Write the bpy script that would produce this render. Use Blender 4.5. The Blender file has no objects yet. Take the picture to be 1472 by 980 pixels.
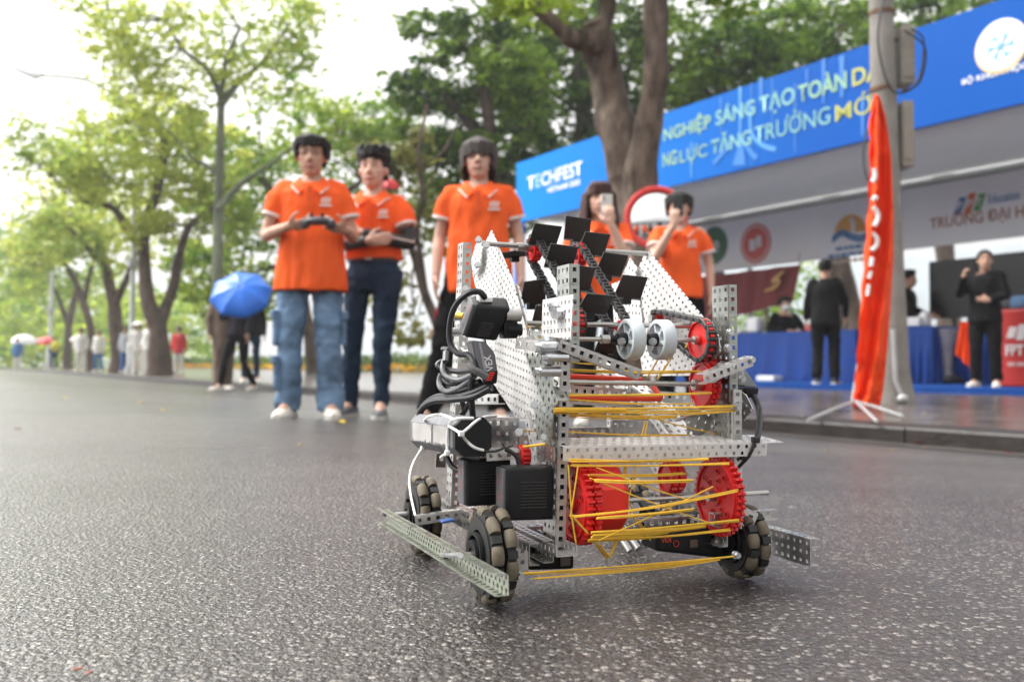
import bpy, bmesh, math, random
import numpy as np
from mathutils import Vector, Matrix, noise
random.seed(7); RNG = np.random.default_rng(7)
SC = bpy.context.scene
COL = SC.collection
# ------------------------------------------------------------------ camera, world, sun
F, CX, CY, HZ = 1308.0, 736.0, 490.0, 521.0
PIT = math.atan((HZ - CY) / F)
CAMZ = 0.285
cam_d = bpy.data.cameras.new('camera'); cam = bpy.data.objects.new('camera', cam_d); COL.objects.link(cam)
cam.location = (0, 0, CAMZ); cam.rotation_euler = (math.pi / 2 + PIT, 0, 0)
cam_d.sensor_width = 36; cam_d.lens = F / 1472 * 36
cam_d.clip_start = 0.02; cam_d.clip_end = 3000
cam_d.dof.use_dof = True; cam_d.dof.focus_distance = 1.13; cam_d.dof.aperture_fstop = 5.0
SC.camera = cam
SC.render.resolution_x, SC.render.resolution_y = 1024, 681
SUN_EL, SUN_ROT = math.radians(52), math.radians(-75)
wd = bpy.data.worlds.new('World'); SC.world = wd; wd.use_nodes = True
nt = wd.node_tree; nt.nodes.clear()
sky = nt.nodes.new('ShaderNodeTexSky'); sky.sky_type = 'NISHITA'; sky.sun_disc = False
sky.sun_elevation = SUN_EL; sky.sun_rotation = SUN_ROT
sky.air_density = 2.0; sky.dust_density = 6.0; sky.ozone_density = 1.0
hsv = nt.nodes.new('ShaderNodeHueSaturation'); hsv.inputs['Saturation'].default_value = 0.0
bg = nt.nodes.new('ShaderNodeBackground'); bg.inputs['Strength'].default_value = 0.15
wo = nt.nodes.new('ShaderNodeOutputWorld')
nt.links.new(sky.outputs[0], hsv.inputs['Color']); tint = nt.nodes.new('ShaderNodeVectorMath'); tint.operation = 'MULTIPLY'; tint.inputs[1].default_value = (1.012, 1.0, .992)
nt.links.new(hsv.outputs[0], tint.inputs[0]); nt.links.new(tint.outputs[0], bg.inputs[0]); nt.links.new(bg.outputs[0], wo.inputs[0])
sun_d = bpy.data.lights.new('sun', 'SUN'); sun_d.energy = 1.0; sun_d.angle = math.radians(40); sun_d.color = (1, .97, .93)
sun = bpy.data.objects.new('sun', sun_d); COL.objects.link(sun)
_sd = Vector((math.sin(SUN_ROT) * math.cos(SUN_EL), math.cos(SUN_ROT) * math.cos(SUN_EL), math.sin(SUN_EL)))
sun.rotation_euler = (-_sd).to_track_quat('-Z', 'Y').to_euler()
SC.view_settings.view_transform = 'Standard'; SC.view_settings.look = 'None'
SC.view_settings.exposure = 1.35; SC.view_settings.gamma = 1
SC.render.engine = 'CYCLES'
SC.cycles.use_denoising = True
SC.cycles.max_bounces = 8; SC.cycles.diffuse_bounces = 5; SC.cycles.glossy_bounces = 3
SC.cycles.transmission_bounces = 4; SC.cycles.transparent_max_bounces = 8; SC.cycles.volume_bounces = 0
SC.cycles.caustics_reflective = False; SC.cycles.caustics_refractive = False
# ------------------------------------------------------------------ geometry of the place
RD = Vector((-.84, 1.308, 0)).normalized()           # along the road, away from the viewer
RN = Vector((RD.y, -RD.x, 0))                        # across the road, towards the pavement
def ray(px, py):
    a, b = (px - CX) / F, -(py - CY) / F
    return Vector((a, math.cos(PIT) - b * math.sin(PIT), math.sin(PIT) + b * math.cos(PIT)))
CAM = Vector((0, 0, CAMZ))
def at(px, py, D):
    d = ray(px, py); return CAM + d * (D / d.y)
def onz(px, py, z):
    d = ray(px, py); return CAM + d * ((z - CAMZ) / d.z)
def onp(px, py, p):
    d = ray(px, py); return CAM + d * (p / (d.x * RN.x + d.y * RN.y))
def pcoord(x, y): return x * RN.x + y * RN.y
def road_z(p):
    t = (p - 1.08) / .13
    sp = t if t > 30 else math.log1p(math.exp(t))
    return -.048 * .13 * sp
KERB, PAVE_Z, DECK_Z = 4.45, -.06, .005
def ground_z(x, y):
    p = pcoord(x, y)
    return road_z(p) if p < KERB else PAVE_Z
def foot(px, D):                                     # ground point under image column px at depth D
    x = (px - CX) / F * D
    return Vector((x, D, ground_z(x, D)))
def sp(s, p, z=0.0): return RD * s + RN * p + Vector((0, 0, z))
# ------------------------------------------------------------------ materials
MATS = {}
def mat(name, color=(.5, .5, .5), rough=.5, metal=0.0, noise_amt=.0, scale=30., bump=.0, bscale=None, trans=0., coat=0., spec=.5, emit=None, stretch=None):
    if name in MATS: return MATS[name]
    if rough >= .7 and not metal and spec == .5: spec = .15
    m = bpy.data.materials.new(name); m.use_nodes = True; MATS[name] = m
    t = m.node_tree; b = t.nodes['Principled BSDF']
    b.inputs['Base Color'].default_value = (*color, 1); b.inputs['Roughness'].default_value = rough
    b.inputs['Metallic'].default_value = metal; b.inputs['Specular IOR Level'].default_value = spec
    b.inputs['Coat Weight'].default_value = coat
    tc = t.nodes.new('ShaderNodeTexCoord'); mp = t.nodes.new('ShaderNodeMapping')
    t.links.new(tc.outputs['Object'], mp.inputs[0])
    if stretch: mp.inputs['Scale'].default_value = stretch
    if noise_amt:
        n = t.nodes.new('ShaderNodeTexNoise'); n.inputs['Scale'].default_value = scale; n.inputs['Detail'].default_value = 5
        t.links.new(mp.outputs[0], n.inputs['Vector'])
        r = t.nodes.new('ShaderNodeMapRange'); r.inputs[1].default_value = .25; r.inputs[2].default_value = .75
        r.inputs[3].default_value = 1 - noise_amt; r.inputs[4].default_value = 1 + noise_amt
        t.links.new(n.outputs[0], r.inputs[0])
        x = t.nodes.new('ShaderNodeVectorMath'); x.operation = 'SCALE'; x.inputs[0].default_value = color
        t.links.new(r.outputs[0], x.inputs['Scale']); t.links.new(x.outputs[0], b.inputs['Base Color'])
        r2 = t.nodes.new('ShaderNodeMapRange'); r2.inputs[1].default_value = .2; r2.inputs[2].default_value = .8
        r2.inputs[3].default_value = max(.03, rough - .12); r2.inputs[4].default_value = min(1, rough + .12)
        t.links.new(n.outputs[0], r2.inputs[0]); t.links.new(r2.outputs[0], b.inputs['Roughness'])
    if bump:
        n2 = t.nodes.new('ShaderNodeTexNoise'); n2.inputs['Scale'].default_value = bscale or scale; n2.inputs['Detail'].default_value = 4
        t.links.new(mp.outputs[0], n2.inputs['Vector'])
        bp = t.nodes.new('ShaderNodeBump'); bp.inputs['Strength'].default_value = bump; bp.inputs['Distance'].default_value = .02
        t.links.new(n2.outputs[0], bp.inputs['Height']); t.links.new(bp.outputs[0], b.inputs['Normal'])
    if emit:
        b.inputs['Emission Color'].default_value = (*color, 1); b.inputs['Emission Strength'].default_value = emit
    if trans:
        tr = t.nodes.new('ShaderNodeBsdfTranslucent'); tr.inputs[0].default_value = (*color, 1)
        mx = t.nodes.new('ShaderNodeMixShader'); mx.inputs[0].default_value = trans
        o = t.nodes['Material Output']
        t.links.new(b.outputs[0], mx.inputs[1]); t.links.new(tr.outputs[0], mx.inputs[2]); t.links.new(mx.outputs[0], o.inputs[0])
    return m
def leaf_mat(name, dark, light, nscale=.35, trans=.45):
    if name in MATS: return MATS[name]
    m = bpy.data.materials.new(name); m.use_nodes = True; MATS[name] = m
    t = m.node_tree; b = t.nodes['Principled BSDF']; b.inputs['Roughness'].default_value = .5; b.inputs['Specular IOR Level'].default_value = .3
    ge = t.nodes.new('ShaderNodeNewGeometry'); n = t.nodes.new('ShaderNodeTexNoise'); n.inputs['Scale'].default_value = nscale; n.inputs['Detail'].default_value = 3
    t.links.new(ge.outputs['Position'], n.inputs['Vector'])
    ad = t.nodes.new('ShaderNodeMath'); ad.operation = 'MULTIPLY_ADD'; ad.inputs[1].default_value = .35; ad.inputs[2].default_value = -.17
    t.links.new(ge.outputs['Random Per Island'], ad.inputs[0])
    a2 = t.nodes.new('ShaderNodeMath'); a2.operation = 'ADD'; t.links.new(n.outputs[0], a2.inputs[0]); t.links.new(ad.outputs[0], a2.inputs[1])
    rp = t.nodes.new('ShaderNodeValToRGB'); rp.color_ramp.elements[0].position = .32; rp.color_ramp.elements[1].position = .68
    rp.color_ramp.elements[0].color = (*dark, 1); rp.color_ramp.elements[1].color = (*light, 1)
    t.links.new(a2.outputs[0], rp.inputs[0]); t.links.new(rp.outputs[0], b.inputs['Base Color'])
    tr = t.nodes.new('ShaderNodeBsdfTranslucent'); t.links.new(rp.outputs[0], tr.inputs[0])
    mx = t.nodes.new('ShaderNodeMixShader'); mx.inputs[0].default_value = trans; o = t.nodes['Material Output']
    t.links.new(b.outputs[0], mx.inputs[1]); t.links.new(tr.outputs[0], mx.inputs[2]); t.links.new(mx.outputs[0], o.inputs[0])
    return m
# ------------------------------------------------------------------ object helpers
def tag(o, label=None, cat=None, group=None, kind=None):
    if label: o['label'] = label
    if cat: o['category'] = cat
    if group: o['group'] = group
    if kind: o['kind'] = kind
    return o
def thing(name, label, cat, loc=(0, 0, 0), rz=0.0, group=None, scale=1.0):
    o = bpy.data.objects.new(name, None); COL.objects.link(o)
    o.location = loc; o.rotation_euler = (0, 0, rz); o.scale = (scale,) * 3; o.empty_display_size = .1
    return tag(o, label, cat, group)
def link(name, me, m, parent=None, smooth=False):
    o = bpy.data.objects.new(name, me); COL.objects.link(o)
    if m is not None:
        ms = m if isinstance(m, (list, tuple)) else [m]
        if len(me.materials) == 0:
            for q in ms: me.materials.append(q)
    if parent is not None: o.parent = parent
    if smooth:
        me.polygons.foreach_set('use_smooth', [True] * len(me.polygons)); me.update()
    return o
class MB:
    """collects boxes, tubes, lofts and perforated sheets; build() links them as one mesh object"""
    def __init__(s): s.v = []; s.f = []; s.mi = []; s.cur = 0
    def add(s, vs, fs):
        b = len(s.v); s.v.extend([tuple(x) for x in vs]); s.f.extend([tuple(b + i for i in q) for q in fs]); s.mi.extend([s.cur] * len(fs)); return s
    def box(s, c, sz, R=None):
        c = Vector(c); h = Vector(sz) / 2; vs = []
        for i in (-1, 1):
            for j in (-1, 1):
                for k in (-1, 1):
                    d = Vector((i * h.x, j * h.y, k * h.z)); vs.append(c + (R @ d if R else d))
        return s.add(vs, [(0, 1, 3, 2), (4, 6, 7, 5), (0, 4, 5, 1), (2, 3, 7, 6), (0, 2, 6, 4), (1, 5, 7, 3)])
    def rbox(s, c, sz, r, R=None, seg=2):
        """box with rounded edges"""
        bm = bmesh.new(); bmesh.ops.create_cube(bm, size=1)
        for v in bm.verts: v.co = Vector((v.co.x * sz[0], v.co.y * sz[1], v.co.z * sz[2]))
        bmesh.ops.bevel(bm, geom=bm.edges[:], offset=r, segments=seg, affect='EDGES', profile=.5)
        bm.verts.index_update(); c = Vector(c)
        s.add([c + (R @ v.co if R else v.co) for v in bm.verts], [[v.index for v in f.verts] for f in bm.faces]); bm.free(); return s
    def loft(s, rings, cap=True, closed=False):
        n = len(rings[0]); vs = [p for r in rings for p in r]; fs = []
        m = len(rings)
        for i in range(m if closed else m - 1):
            j2 = (i + 1) % m
            for k in range(n):
                fs.append((i * n + k, i * n + (k + 1) % n, j2 * n + (k + 1) % n, j2 * n + k))
        if cap and not closed:
            fs.append(tuple(range(n))[::-1]); fs.append(tuple((m - 1) * n + k for k in range(n)))
        return s.add(vs, fs)
    def tube(s, pts, rad, seg=8, cap=True, flat=1.0, up=None, closed=False):
        pts = [Vector(p) for p in pts]
        if not hasattr(rad, '__len__'): rad = [rad] * len(pts)
        rings = []; prev = None
        for i, p in enumerate(pts):
            if closed: t = pts[(i + 1) % len(pts)] - pts[i - 1]
            else: t = pts[min(i + 1, len(pts) - 1)] - pts[max(i - 1, 0)]
            if t.length < 1e-9: t = Vector((0, 0, 1))
            t.normalize()
            if prev is None:
                a = Vector(up) if up else (Vector((0, 0, 1)) if abs(t.z) < .9 else Vector((1, 0, 0)))
            else: a = prev
            x = (a - t * a.dot(t))
            if x.length < 1e-6: x = t.orthogonal()
            x.normalize(); y = t.cross(x); prev = x
            r = rad[i]
            rings.append([p + x * (math.cos(2 * math.pi * k / seg) * r) + y * (math.sin(2 * math.pi * k / seg) * r * flat) for k in range(seg)])
        return s.loft(rings, cap, closed)
    def ell(s, c, r, R=None, seg=14, rg=8):
        c = Vector(c); rings = []
        for i in range(rg + 1):
            th = math.pi * (i + .02) / (rg + .04) if True else 0
            z = math.cos(th); q = math.sin(th)
            ring = []
            for k in range(seg):
                d = Vector((q * math.cos(2 * math.pi * k / seg) * r[0], q * math.sin(2 * math.pi * k / seg) * r[1], z * r[2]))
                ring.append(c + (R @ d if R else d))
            rings.append(ring)
        return s.loft(rings[::-1])
    def disc(s, c, ax, r, th, seg=20, x=None, r2=None):
        """cylinder centred at c along ax"""
        ax = Vector(ax).normalized(); a = Vector(x) if x else ax.orthogonal(); a = (a - ax * a.dot(ax)).normalized(); b = ax.cross(a); c = Vector(c)
        r2 = r if r2 is None else r2
        return s.loft([[c + ax * (o * th / 2) + (a * math.cos(2 * math.pi * k / seg) + b * math.sin(2 * math.pi * k / seg)) * q for k in range(seg)] for o, q in ((-1, r), (1, r2))])
    def ring(s, c, ax, r0, r1, th, seg=28, x=None):
        ax = Vector(ax).normalized(); a = Vector(x) if x else ax.orthogonal(); a = (a - ax * a.dot(ax)).normalized(); b = ax.cross(a); c = Vector(c)
        rr = []
        for k in range(seg):
            d = a * math.cos(2 * math.pi * k / seg) + b * math.sin(2 * math.pi * k / seg)
            rr.append([c + d * r0 - ax * th / 2, c + d * r1 - ax * th / 2, c + d * r1 + ax * th / 2, c + d * r0 + ax * th / 2])
        return s.loft(rr, closed=True)
    def prism(s, poly, o, ex, ey, th):
        """extruded outline: poly in the (ex, ey) plane at o, thickness th along ex x ey"""
        o = Vector(o); ex = Vector(ex); ey = Vector(ey); n = ex.cross(ey).normalized() * th
        a = [o + ex * x + ey * y for x, y in poly]
        return s.loft([[p - n / 2 for p in a], [p + n / 2 for p in a]])
    def mesh(s, name='mesh'):
        me = bpy.data.meshes.new(name); me.from_pydata(s.v, [], s.f)
        if any(s.mi): me.polygons.foreach_set('material_index', s.mi)
        me.update(); return me
    def build(s, name, m, parent=None, smooth=False, recalc=True):
        me = s.mesh(name)
        if recalc:
            bm = bmesh.new(); bm.from_mesh(me); bmesh.ops.recalc_face_normals(bm, faces=bm.faces[:]); bm.to_mesh(me); bm.free()
        o = link(name, me, m, parent, smooth)
        if smooth: autosmooth(o)
        return o
def autosmooth(o, ang=40):
    me = o.data; bm = bmesh.new(); bm.from_mesh(me)
    lim = math.radians(ang)
    for e in bm.edges:
        e.smooth = not (len(e.link_faces) == 2 and e.calc_face_angle(0) > lim)
    for f in bm.faces: f.smooth = True
    bm.to_mesh(me); bm.free()
def remesh(mb, voxel, smooth_it=2):
    """one continuous surface over the collected shapes"""
    me = mb.mesh('tmp'); bm = bmesh.new(); bm.from_mesh(me); bmesh.ops.recalc_face_normals(bm, faces=bm.faces[:]); bm.to_mesh(me); bm.free()
    o = bpy.data.objects.new('tmp', me); COL.objects.link(o)
    r = o.modifiers.new('r', 'REMESH'); r.mode = 'VOXEL'; r.voxel_size = voxel
    if smooth_it:
        q = o.modifiers.new('s', 'SMOOTH'); q.iterations = smooth_it; q.factor = .5
    dg = bpy.context.evaluated_depsgraph_get()
    out = bpy.data.meshes.new_from_object(o.evaluated_get(dg))
    bpy.data.objects.remove(o); bpy.data.meshes.remove(me)
    out.polygons.foreach_set('use_smooth', [True] * len(out.polygons)); out.update()
    return out
def copy_tree(o, parent=None):
    c = o.copy(); COL.objects.link(c)
    if parent is not None: c.parent = parent
    for ch in list(o.children): copy_tree(ch, c)
    return c
FONT_CACHE = {}
def text_mesh(txt, size, extrude=.004, shear=0.0, bold=0.0):
    cu = bpy.data.curves.new('t', 'FONT'); cu.body = txt; cu.size = size; cu.extrude = extrude; cu.shear = shear; cu.offset = bold
    cu.resolution_u = 4
    o = bpy.data.objects.new('t', cu); COL.objects.link(o)
    dg = bpy.context.evaluated_depsgraph_get(); dg.update()
    me = bpy.data.meshes.new_from_object(o.evaluated_get(dg)); bpy.data.objects.remove(o)
    return me
def lettering(name, txt, o, ex, ey, width, height, m, parent, bold=.0, shear=0., depth=.004, curve_to=None):
    """flat raised letters filling width x height from the corner o"""
    me = text_mesh(txt, 1.0, .0, shear, bold)
    n = len(me.vertices); a = np.empty(n * 3); me.vertices.foreach_get('co', a); a = a.reshape(-1, 3)
    lo, hi = a.min(0), a.max(0)
    sx = width / (hi[0] - lo[0]); sy = height / (hi[1] - lo[1]) if height else sx
    ex = np.array(ex, float); ey = np.array(ey, float); nn = np.cross(ex, ey); o = np.array(o, float)
    q = o + np.outer((a[:, 0] - lo[0]) * sx, ex) + np.outer((a[:, 1] - lo[1]) * sy, ey) + nn * depth
    me.vertices.foreach_set('co', q.ravel()); me.update()
    return link(name, me, m, parent)
# ------------------------------------------------------------------ setting: road, kerb, pavement, water, hills
def asphalt():
    m = bpy.data.materials.new('wet_asphalt'); m.use_nodes = True; t = m.node_tree; b = t.nodes['Principled BSDF']; L = t.links.new
    tc = t.nodes.new('ShaderNodeTexCoord')
    def vor(scale, rnd=1.0, feat='F1'):
        v = t.nodes.new('ShaderNodeTexVoronoi'); v.inputs['Scale'].default_value = scale; v.feature = feat; v.inputs['Randomness'].default_value = rnd
        L(tc.outputs['Object'], v.inputs['Vector']); return v
    def noi(scale, det=4):
        n = t.nodes.new('ShaderNodeTexNoise'); n.inputs['Scale'].default_value = scale; n.inputs['Detail'].default_value = det
        L(tc.outputs['Object'], n.inputs['Vector']); return n
    def mp(src, a, c, d, e):
        r = t.nodes.new('ShaderNodeMapRange'); r.inputs[1].default_value = a; r.inputs[2].default_value = c; r.inputs[3].default_value = d; r.inputs[4].default_value = e
        L(src, r.inputs[0]); return r.outputs[0]
    def ma(op, x, y):
        n = t.nodes.new('ShaderNodeMath'); n.operation = op
        for i, q in enumerate((x, y)):
            if isinstance(q, (int, float)): n.inputs[i].default_value = q
            else: L(q, n.inputs[i])
        return n.outputs[0]
    v1 = vor(150); v2 = vor(340); n1 = noi(.8, 7); n2 = noi(60)
    sep = t.nodes.new('ShaderNodeSeparateColor'); L(v1.outputs['Color'], sep.inputs[0])
    ramp = t.nodes.new('ShaderNodeValToRGB'); cr = ramp.color_ramp
    cr.elements[0].position = 0; cr.elements[0].color = (.034, .027, .023, 1)
    cr.elements[1].position = 1; cr.elements[1].color = (.48, .43, .38, 1)
    for pos, c in ((.35, (.050, .044, .042)), (.5, (.11, .099, .094)), (.62, (.09, .068, .052)), (.74, (.21, .192, .178)), (.9, (.38, .345, .31))):
        e = cr.elements.new(pos); e.color = (*c, 1)
    L(sep.outputs[0], ramp.inputs[0])
    sep2 = t.nodes.new('ShaderNodeSeparateColor'); L(v2.outputs['Color'], sep2.inputs[0])
    fine = t.nodes.new('ShaderNodeValToRGB'); fine.color_ramp.elements[0].color = (.034, .025, .020, 1); fine.color_ramp.elements[1].color = (.125, .103, .088, 1)
    fine.color_ramp.elements[0].position = .35
    L(sep2.outputs[0], fine.inputs[0])
    stone = ma('GREATER_THAN', ma('MULTIPLY', ma('ADD', sep.outputs[1], .25), mp(v1.outputs['Distance'], .0, .8, 1.4, .0)), .40)
    mx = t.nodes.new('ShaderNodeMix'); mx.data_type = 'RGBA'; L(stone, mx.inputs[0]); L(fine.outputs[0], mx.inputs[6]); L(ramp.outputs[0], mx.inputs[7])
    sc = t.nodes.new('ShaderNodeVectorMath'); sc.operation = 'SCALE'; L(mx.outputs[2], sc.inputs[0]); L(mp(n1.outputs[0], .3, .7, .34, .60), sc.inputs['Scale'])
    L(sc.outputs[0], b.inputs['Base Color'])
    L(mp(ma('ADD', n1.outputs[0], ma('MULTIPLY', sep2.outputs[1], .35)), .45, .95, .26, .50), b.inputs['Roughness'])
    b.inputs['Specular IOR Level'].default_value = .6
    mpn = t.nodes.new('ShaderNodeMapping'); mpn.inputs['Rotation'].default_value = (0, 0, -math.atan2(RD.y, RD.x)); mpn.inputs['Scale'].default_value = (.22, 1.6, 1)
    L(tc.outputs['Object'], mpn.inputs[0]); ns = t.nodes.new('ShaderNodeTexNoise'); ns.inputs['Scale'].default_value = 1.0; ns.inputs['Detail'].default_value = 6; L(mpn.outputs[0], ns.inputs['Vector'])
    sc2 = t.nodes.new('ShaderNodeVectorMath'); sc2.operation = 'SCALE'; L(sc.outputs[0], sc2.inputs[0]); L(mp(ns.outputs[0], .3, .7, .78, 1.22), sc2.inputs['Scale']); L(sc2.outputs[0], b.inputs['Base Color'])
    b.inputs['Coat Weight'].default_value = .4; b.inputs['Coat Roughness'].default_value = .34; L(mp(ns.outputs[0], .3, .7, .26, .42), b.inputs['Coat Roughness'])
    h = ma('ADD', ma('MULTIPLY', mp(v1.outputs['Distance'], .1, .75, 1, 0), ma('ADD', sep.outputs[2], .3)), ma('MULTIPLY', mp(v2.outputs['Distance'], .1, .7, 1, 0), .35))
    bp = t.nodes.new('ShaderNodeBump'); bp.inputs['Strength'].default_value = .65; bp.inputs['Distance'].default_value = .004
    L(h, bp.inputs['Height']); L(bp.outputs[0], b.inputs['Normal'])
    bp2 = t.nodes.new('ShaderNodeBump'); bp2.inputs['Strength'].default_value = .45; bp2.inputs['Distance'].default_value = .004; L(h, bp2.inputs['Height']); L(bp2.outputs[0], b.inputs['Coat Normal'])
    return m
def sheet(name, ps, ss, zf, m):
    vs = []; fs = []
    for s_ in ss:
        for p_ in ps: vs.append(sp(s_, p_, zf(p_)))
    n = len(ps)
    for i in range(len(ss) - 1):
        for j in range(n - 1): fs.append((i * n + j, i * n + j + 1, (i + 1) * n + j + 1, (i + 1) * n + j))
    me = bpy.data.meshes.new(name); me.from_pydata(vs, [], fs); o = link(name, me, m, None, True); o['kind'] = 'structure'; return o
ASPH = asphalt()
SS = [-60, -20, -6, -2, 0, 2, 5, 10, 20, 40, 80, 160, 400]
sheet('road', [-60, -20, -8, -4, -2, -1] + [i * .1 for i in range(0, 31)] + [3.4, 3.9, KERB + .02], SS, lambda p: road_z(p) if p > -2 else road_z(-2) - .02 * (-2 - p) * .5, ASPH)
PAVE = mat('wet_paving', (.125, .108, .095), .16, noise_amt=.3, scale=2.2, bump=.12, bscale=30)
KSTONE = mat('kerb_stone', (.024, .019, .017), .4, spec=.3, noise_amt=.3, scale=7, bump=.3, bscale=40)
sheet('pavement', [KERB + .2, 6, 8, 10, 13, 16.4], SS, lambda p: PAVE_Z, PAVE)
# kerb stones laid end to end along the road edge
kerb = thing('kerb', None, None, (0, 0, 0)); kerb['kind'] = 'structure'
del_me = None
for i in range(-3, 46):
    mb = MB(); L0 = i * 1.0
    vs = []
    prof = [(0, -.4), (0, PAVE_Z - .016), (.012, PAVE_Z - .003), (.03, PAVE_Z + .003), (.2, PAVE_Z + .003), (.2, -.4)]
    jz = random.uniform(-.003, .003)
    mb.loft([[sp(L0 + e, KERB + a + random.uniform(-.0006, .0006), z + jz) for a, z in prof] for e in (.004, .996)])
    mb.build('kerb_stone', KSTONE, kerb)
GUT = mat('gutter_concrete', (.05, .042, .037), .45, noise_amt=.25, scale=5, bump=.2, bscale=50)
sheet('gutter', [KERB - .16, KERB - .002], SS, lambda p: road_z(p) + .004 + (.008 if p > KERB - .1 else 0), GUT)
# long far kerb
mb = MB(); mb.loft([[sp(e, KERB + a, z) for a, z in prof] for e in (46, 300)]); mb.build('kerb_stone', KSTONE, kerb)
# paving slabs on the nearest pavement: recessed joints as thin dark grooves between real slabs
pav = thing('paving', None, None); pav['kind'] = 'structure'
SLAB = mat('paving_slab', (.10, .082, .072), .2, noise_amt=.28, scale=3.5, bump=.1, bscale=60)
for i in range(0, 22):
    for j in range(9):
        s0 = 1.0 + i * .62 + (j % 2) * .31 - 4.6; p0 = KERB + .205 + j * .58
        if p0 + .58 > 9.6: continue
        mb = MB(); dz = random.uniform(.003, .006)
        a = [sp(s0 + .004, p0 + .004), sp(s0 + .616, p0 + .004), sp(s0 + .616, p0 + .576), sp(s0 + .004, p0 + .576)]
        mb.loft([[q + Vector((0, 0, PAVE_Z - .004)) for q in a], [q + Vector((0, 0, PAVE_Z + dz)) for q in a]])
        mb.build('paving_slab', SLAB, pav)
# water of the lake and hills behind it
WATER = mat('lake_water', (.33, .38, .40), .12, noise_amt=.05, scale=.3, bump=.15, bscale=1.5)
sheet('lake', [16.6, 40, 100, 400], [-100, 0, 50, 150, 500, 1200], lambda p: PAVE_Z - .5, WATER)
HILL = mat('far_hill', (.20, .235, .25), .9, noise_amt=.3, scale=.05)
mb = MB(); top = []; n = 60
for i in range(n + 1):
    s_ = -60 + i * 16
    h = 50 + 16 * noise.noise(Vector((i * .13, 3.3, 0))) + 3 * noise.noise(Vector((i * .5, 1.3, 0)))
    top.append([sp(s_, 330, -2), sp(s_, 350, h * .6), sp(s_, 380, h), sp(s_, 430, -2)])
vs = [q for r in top for q in r]; fs = [(i * 4 + k, i * 4 + k + 1, i * 4 + k + 5, i * 4 + k + 4) for i in range(n) for k in range(3)]
mb.add(vs, fs); o = mb.build('hills', HILL, None, True); o['kind'] = 'structure'
# flower bed and low hedge along the water
def leaf_cloud(name, cl, m, parent=None, size=.12, aspect=.55, seed=1):
    """many small leaf faces in ellipsoidal clumps: cl = [(centre, (rx,ry,rz), count)]"""
    r = np.random.default_rng(seed); P = []
    for c, rad, k in cl:
        d = r.normal(size=(k, 3)); d /= np.linalg.norm(d, axis=1)[:, None]
        q = r.random(k) ** .45
        P.append(np.array(c) + d * q[:, None] * np.array(rad))
    P = np.concatenate(P); n = len(P)
    a = r.normal(size=(n, 3)); a[:, 2] *= .6; a /= np.linalg.norm(a, axis=1)[:, None]
    b = np.cross(a, r.normal(size=(n, 3))); b /= np.linalg.norm(b, axis=1)[:, None]
    sz = size * (.4 + 1.25 * r.random(n) ** 1.6)[:, None]
    a = a * sz; b = b * sz * aspect
    V = np.stack([P - a, P + b * .9 - a * .1, P + a, P - b * .9 - a * .1], 1).reshape(-1, 3)
    me = bpy.data.meshes.new(name); me.vertices.add(4 * n); me.loops.add(4 * n); me.polygons.add(n)
    me.vertices.foreach_set('co', V.ravel()); me.loops.foreach_set('vertex_index', np.arange(4 * n)); me.polygons.foreach_set('loop_start', np.arange(n) * 4)
    me.update(calc_edges=True)
    return link(name, me, m, parent)
HEDGE = leaf_mat('hedge_leaf', (.05, .09, .02), (.16, .24, .05), .8)
FLOWER = leaf_mat('flower_petal', (.65, .28, .02), (.75, .5, .03), .6)
cl = []; cf = []
for i in range(60):
    s_ = 4 + i * 1.3; cl.append((sp(s_, 15.4, PAVE_Z + .30), (.9, .6, .42), 320))
    if i % 5 not in (3,): cf.append((sp(s_, 14.7, PAVE_Z + .16), (.8, .3, .14), 45))
o = leaf_cloud('low_hedge', cl, HEDGE, None, .1, seed=3); tag(o, 'long low green hedge along the lake edge behind the people', 'hedge')
o = leaf_cloud('flowers', cf, FLOWER, None, .08, .9, seed=4); o['kind'] = 'stuff'; tag(o, 'yellow and orange flowers in front of the low hedge', 'flowers')
# ------------------------------------------------------------------ trees
BARK = mat('bark', (.11, .082, .066), .85, noise_amt=.45, scale=9, bump=1.0, bscale=14, stretch=(1, 1, .35))
BARK_P = mat('pale_bark', (.125, .096, .076), .85, noise_amt=.85, scale=9, bump=1.0, bscale=22, stretch=(1, 1, .35))
BARK_M = mat('mossy_bark', (.17, .19, .13), .85, noise_amt=.35, scale=6, bump=.7, bscale=12, stretch=(1, 1, .35))
LEAF_Y = leaf_mat('yellow_green_leaf', (.24, .35, .065), (.60, .63, .13), .3, .6)
LEAF_M = leaf_mat('mid_green_leaf', (.12, .24, .03), (.42, .50, .06), .3, .6)
LEAF_D = leaf_mat('dark_green_leaf', (.022, .065, .010), (.19, .30, .025), .4, .5)
def smoothpath(pts, rads, k=4):
    """Catmull-Rom through the points"""
    P = [Vector(p) for p in pts]; out = []; R = []
    for i in range(len(P) - 1):
        p0, p1, p2, p3 = P[max(i - 1, 0)], P[i], P[i + 1], P[min(i + 2, len(P) - 1)]
        for j in range(k):
            t = j / k
            out.append(.5 * ((2 * p1) + (p2 - p0) * t + (2 * p0 - 5 * p1 + 4 * p2 - p3) * t * t + (3 * p1 - p0 - 3 * p2 + p3) * t ** 3))
            R.append(rads[i] * (1 - t) + rads[i + 1] * t)
    out.append(P[-1]); R.append(rads[-1]); return out, R
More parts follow.
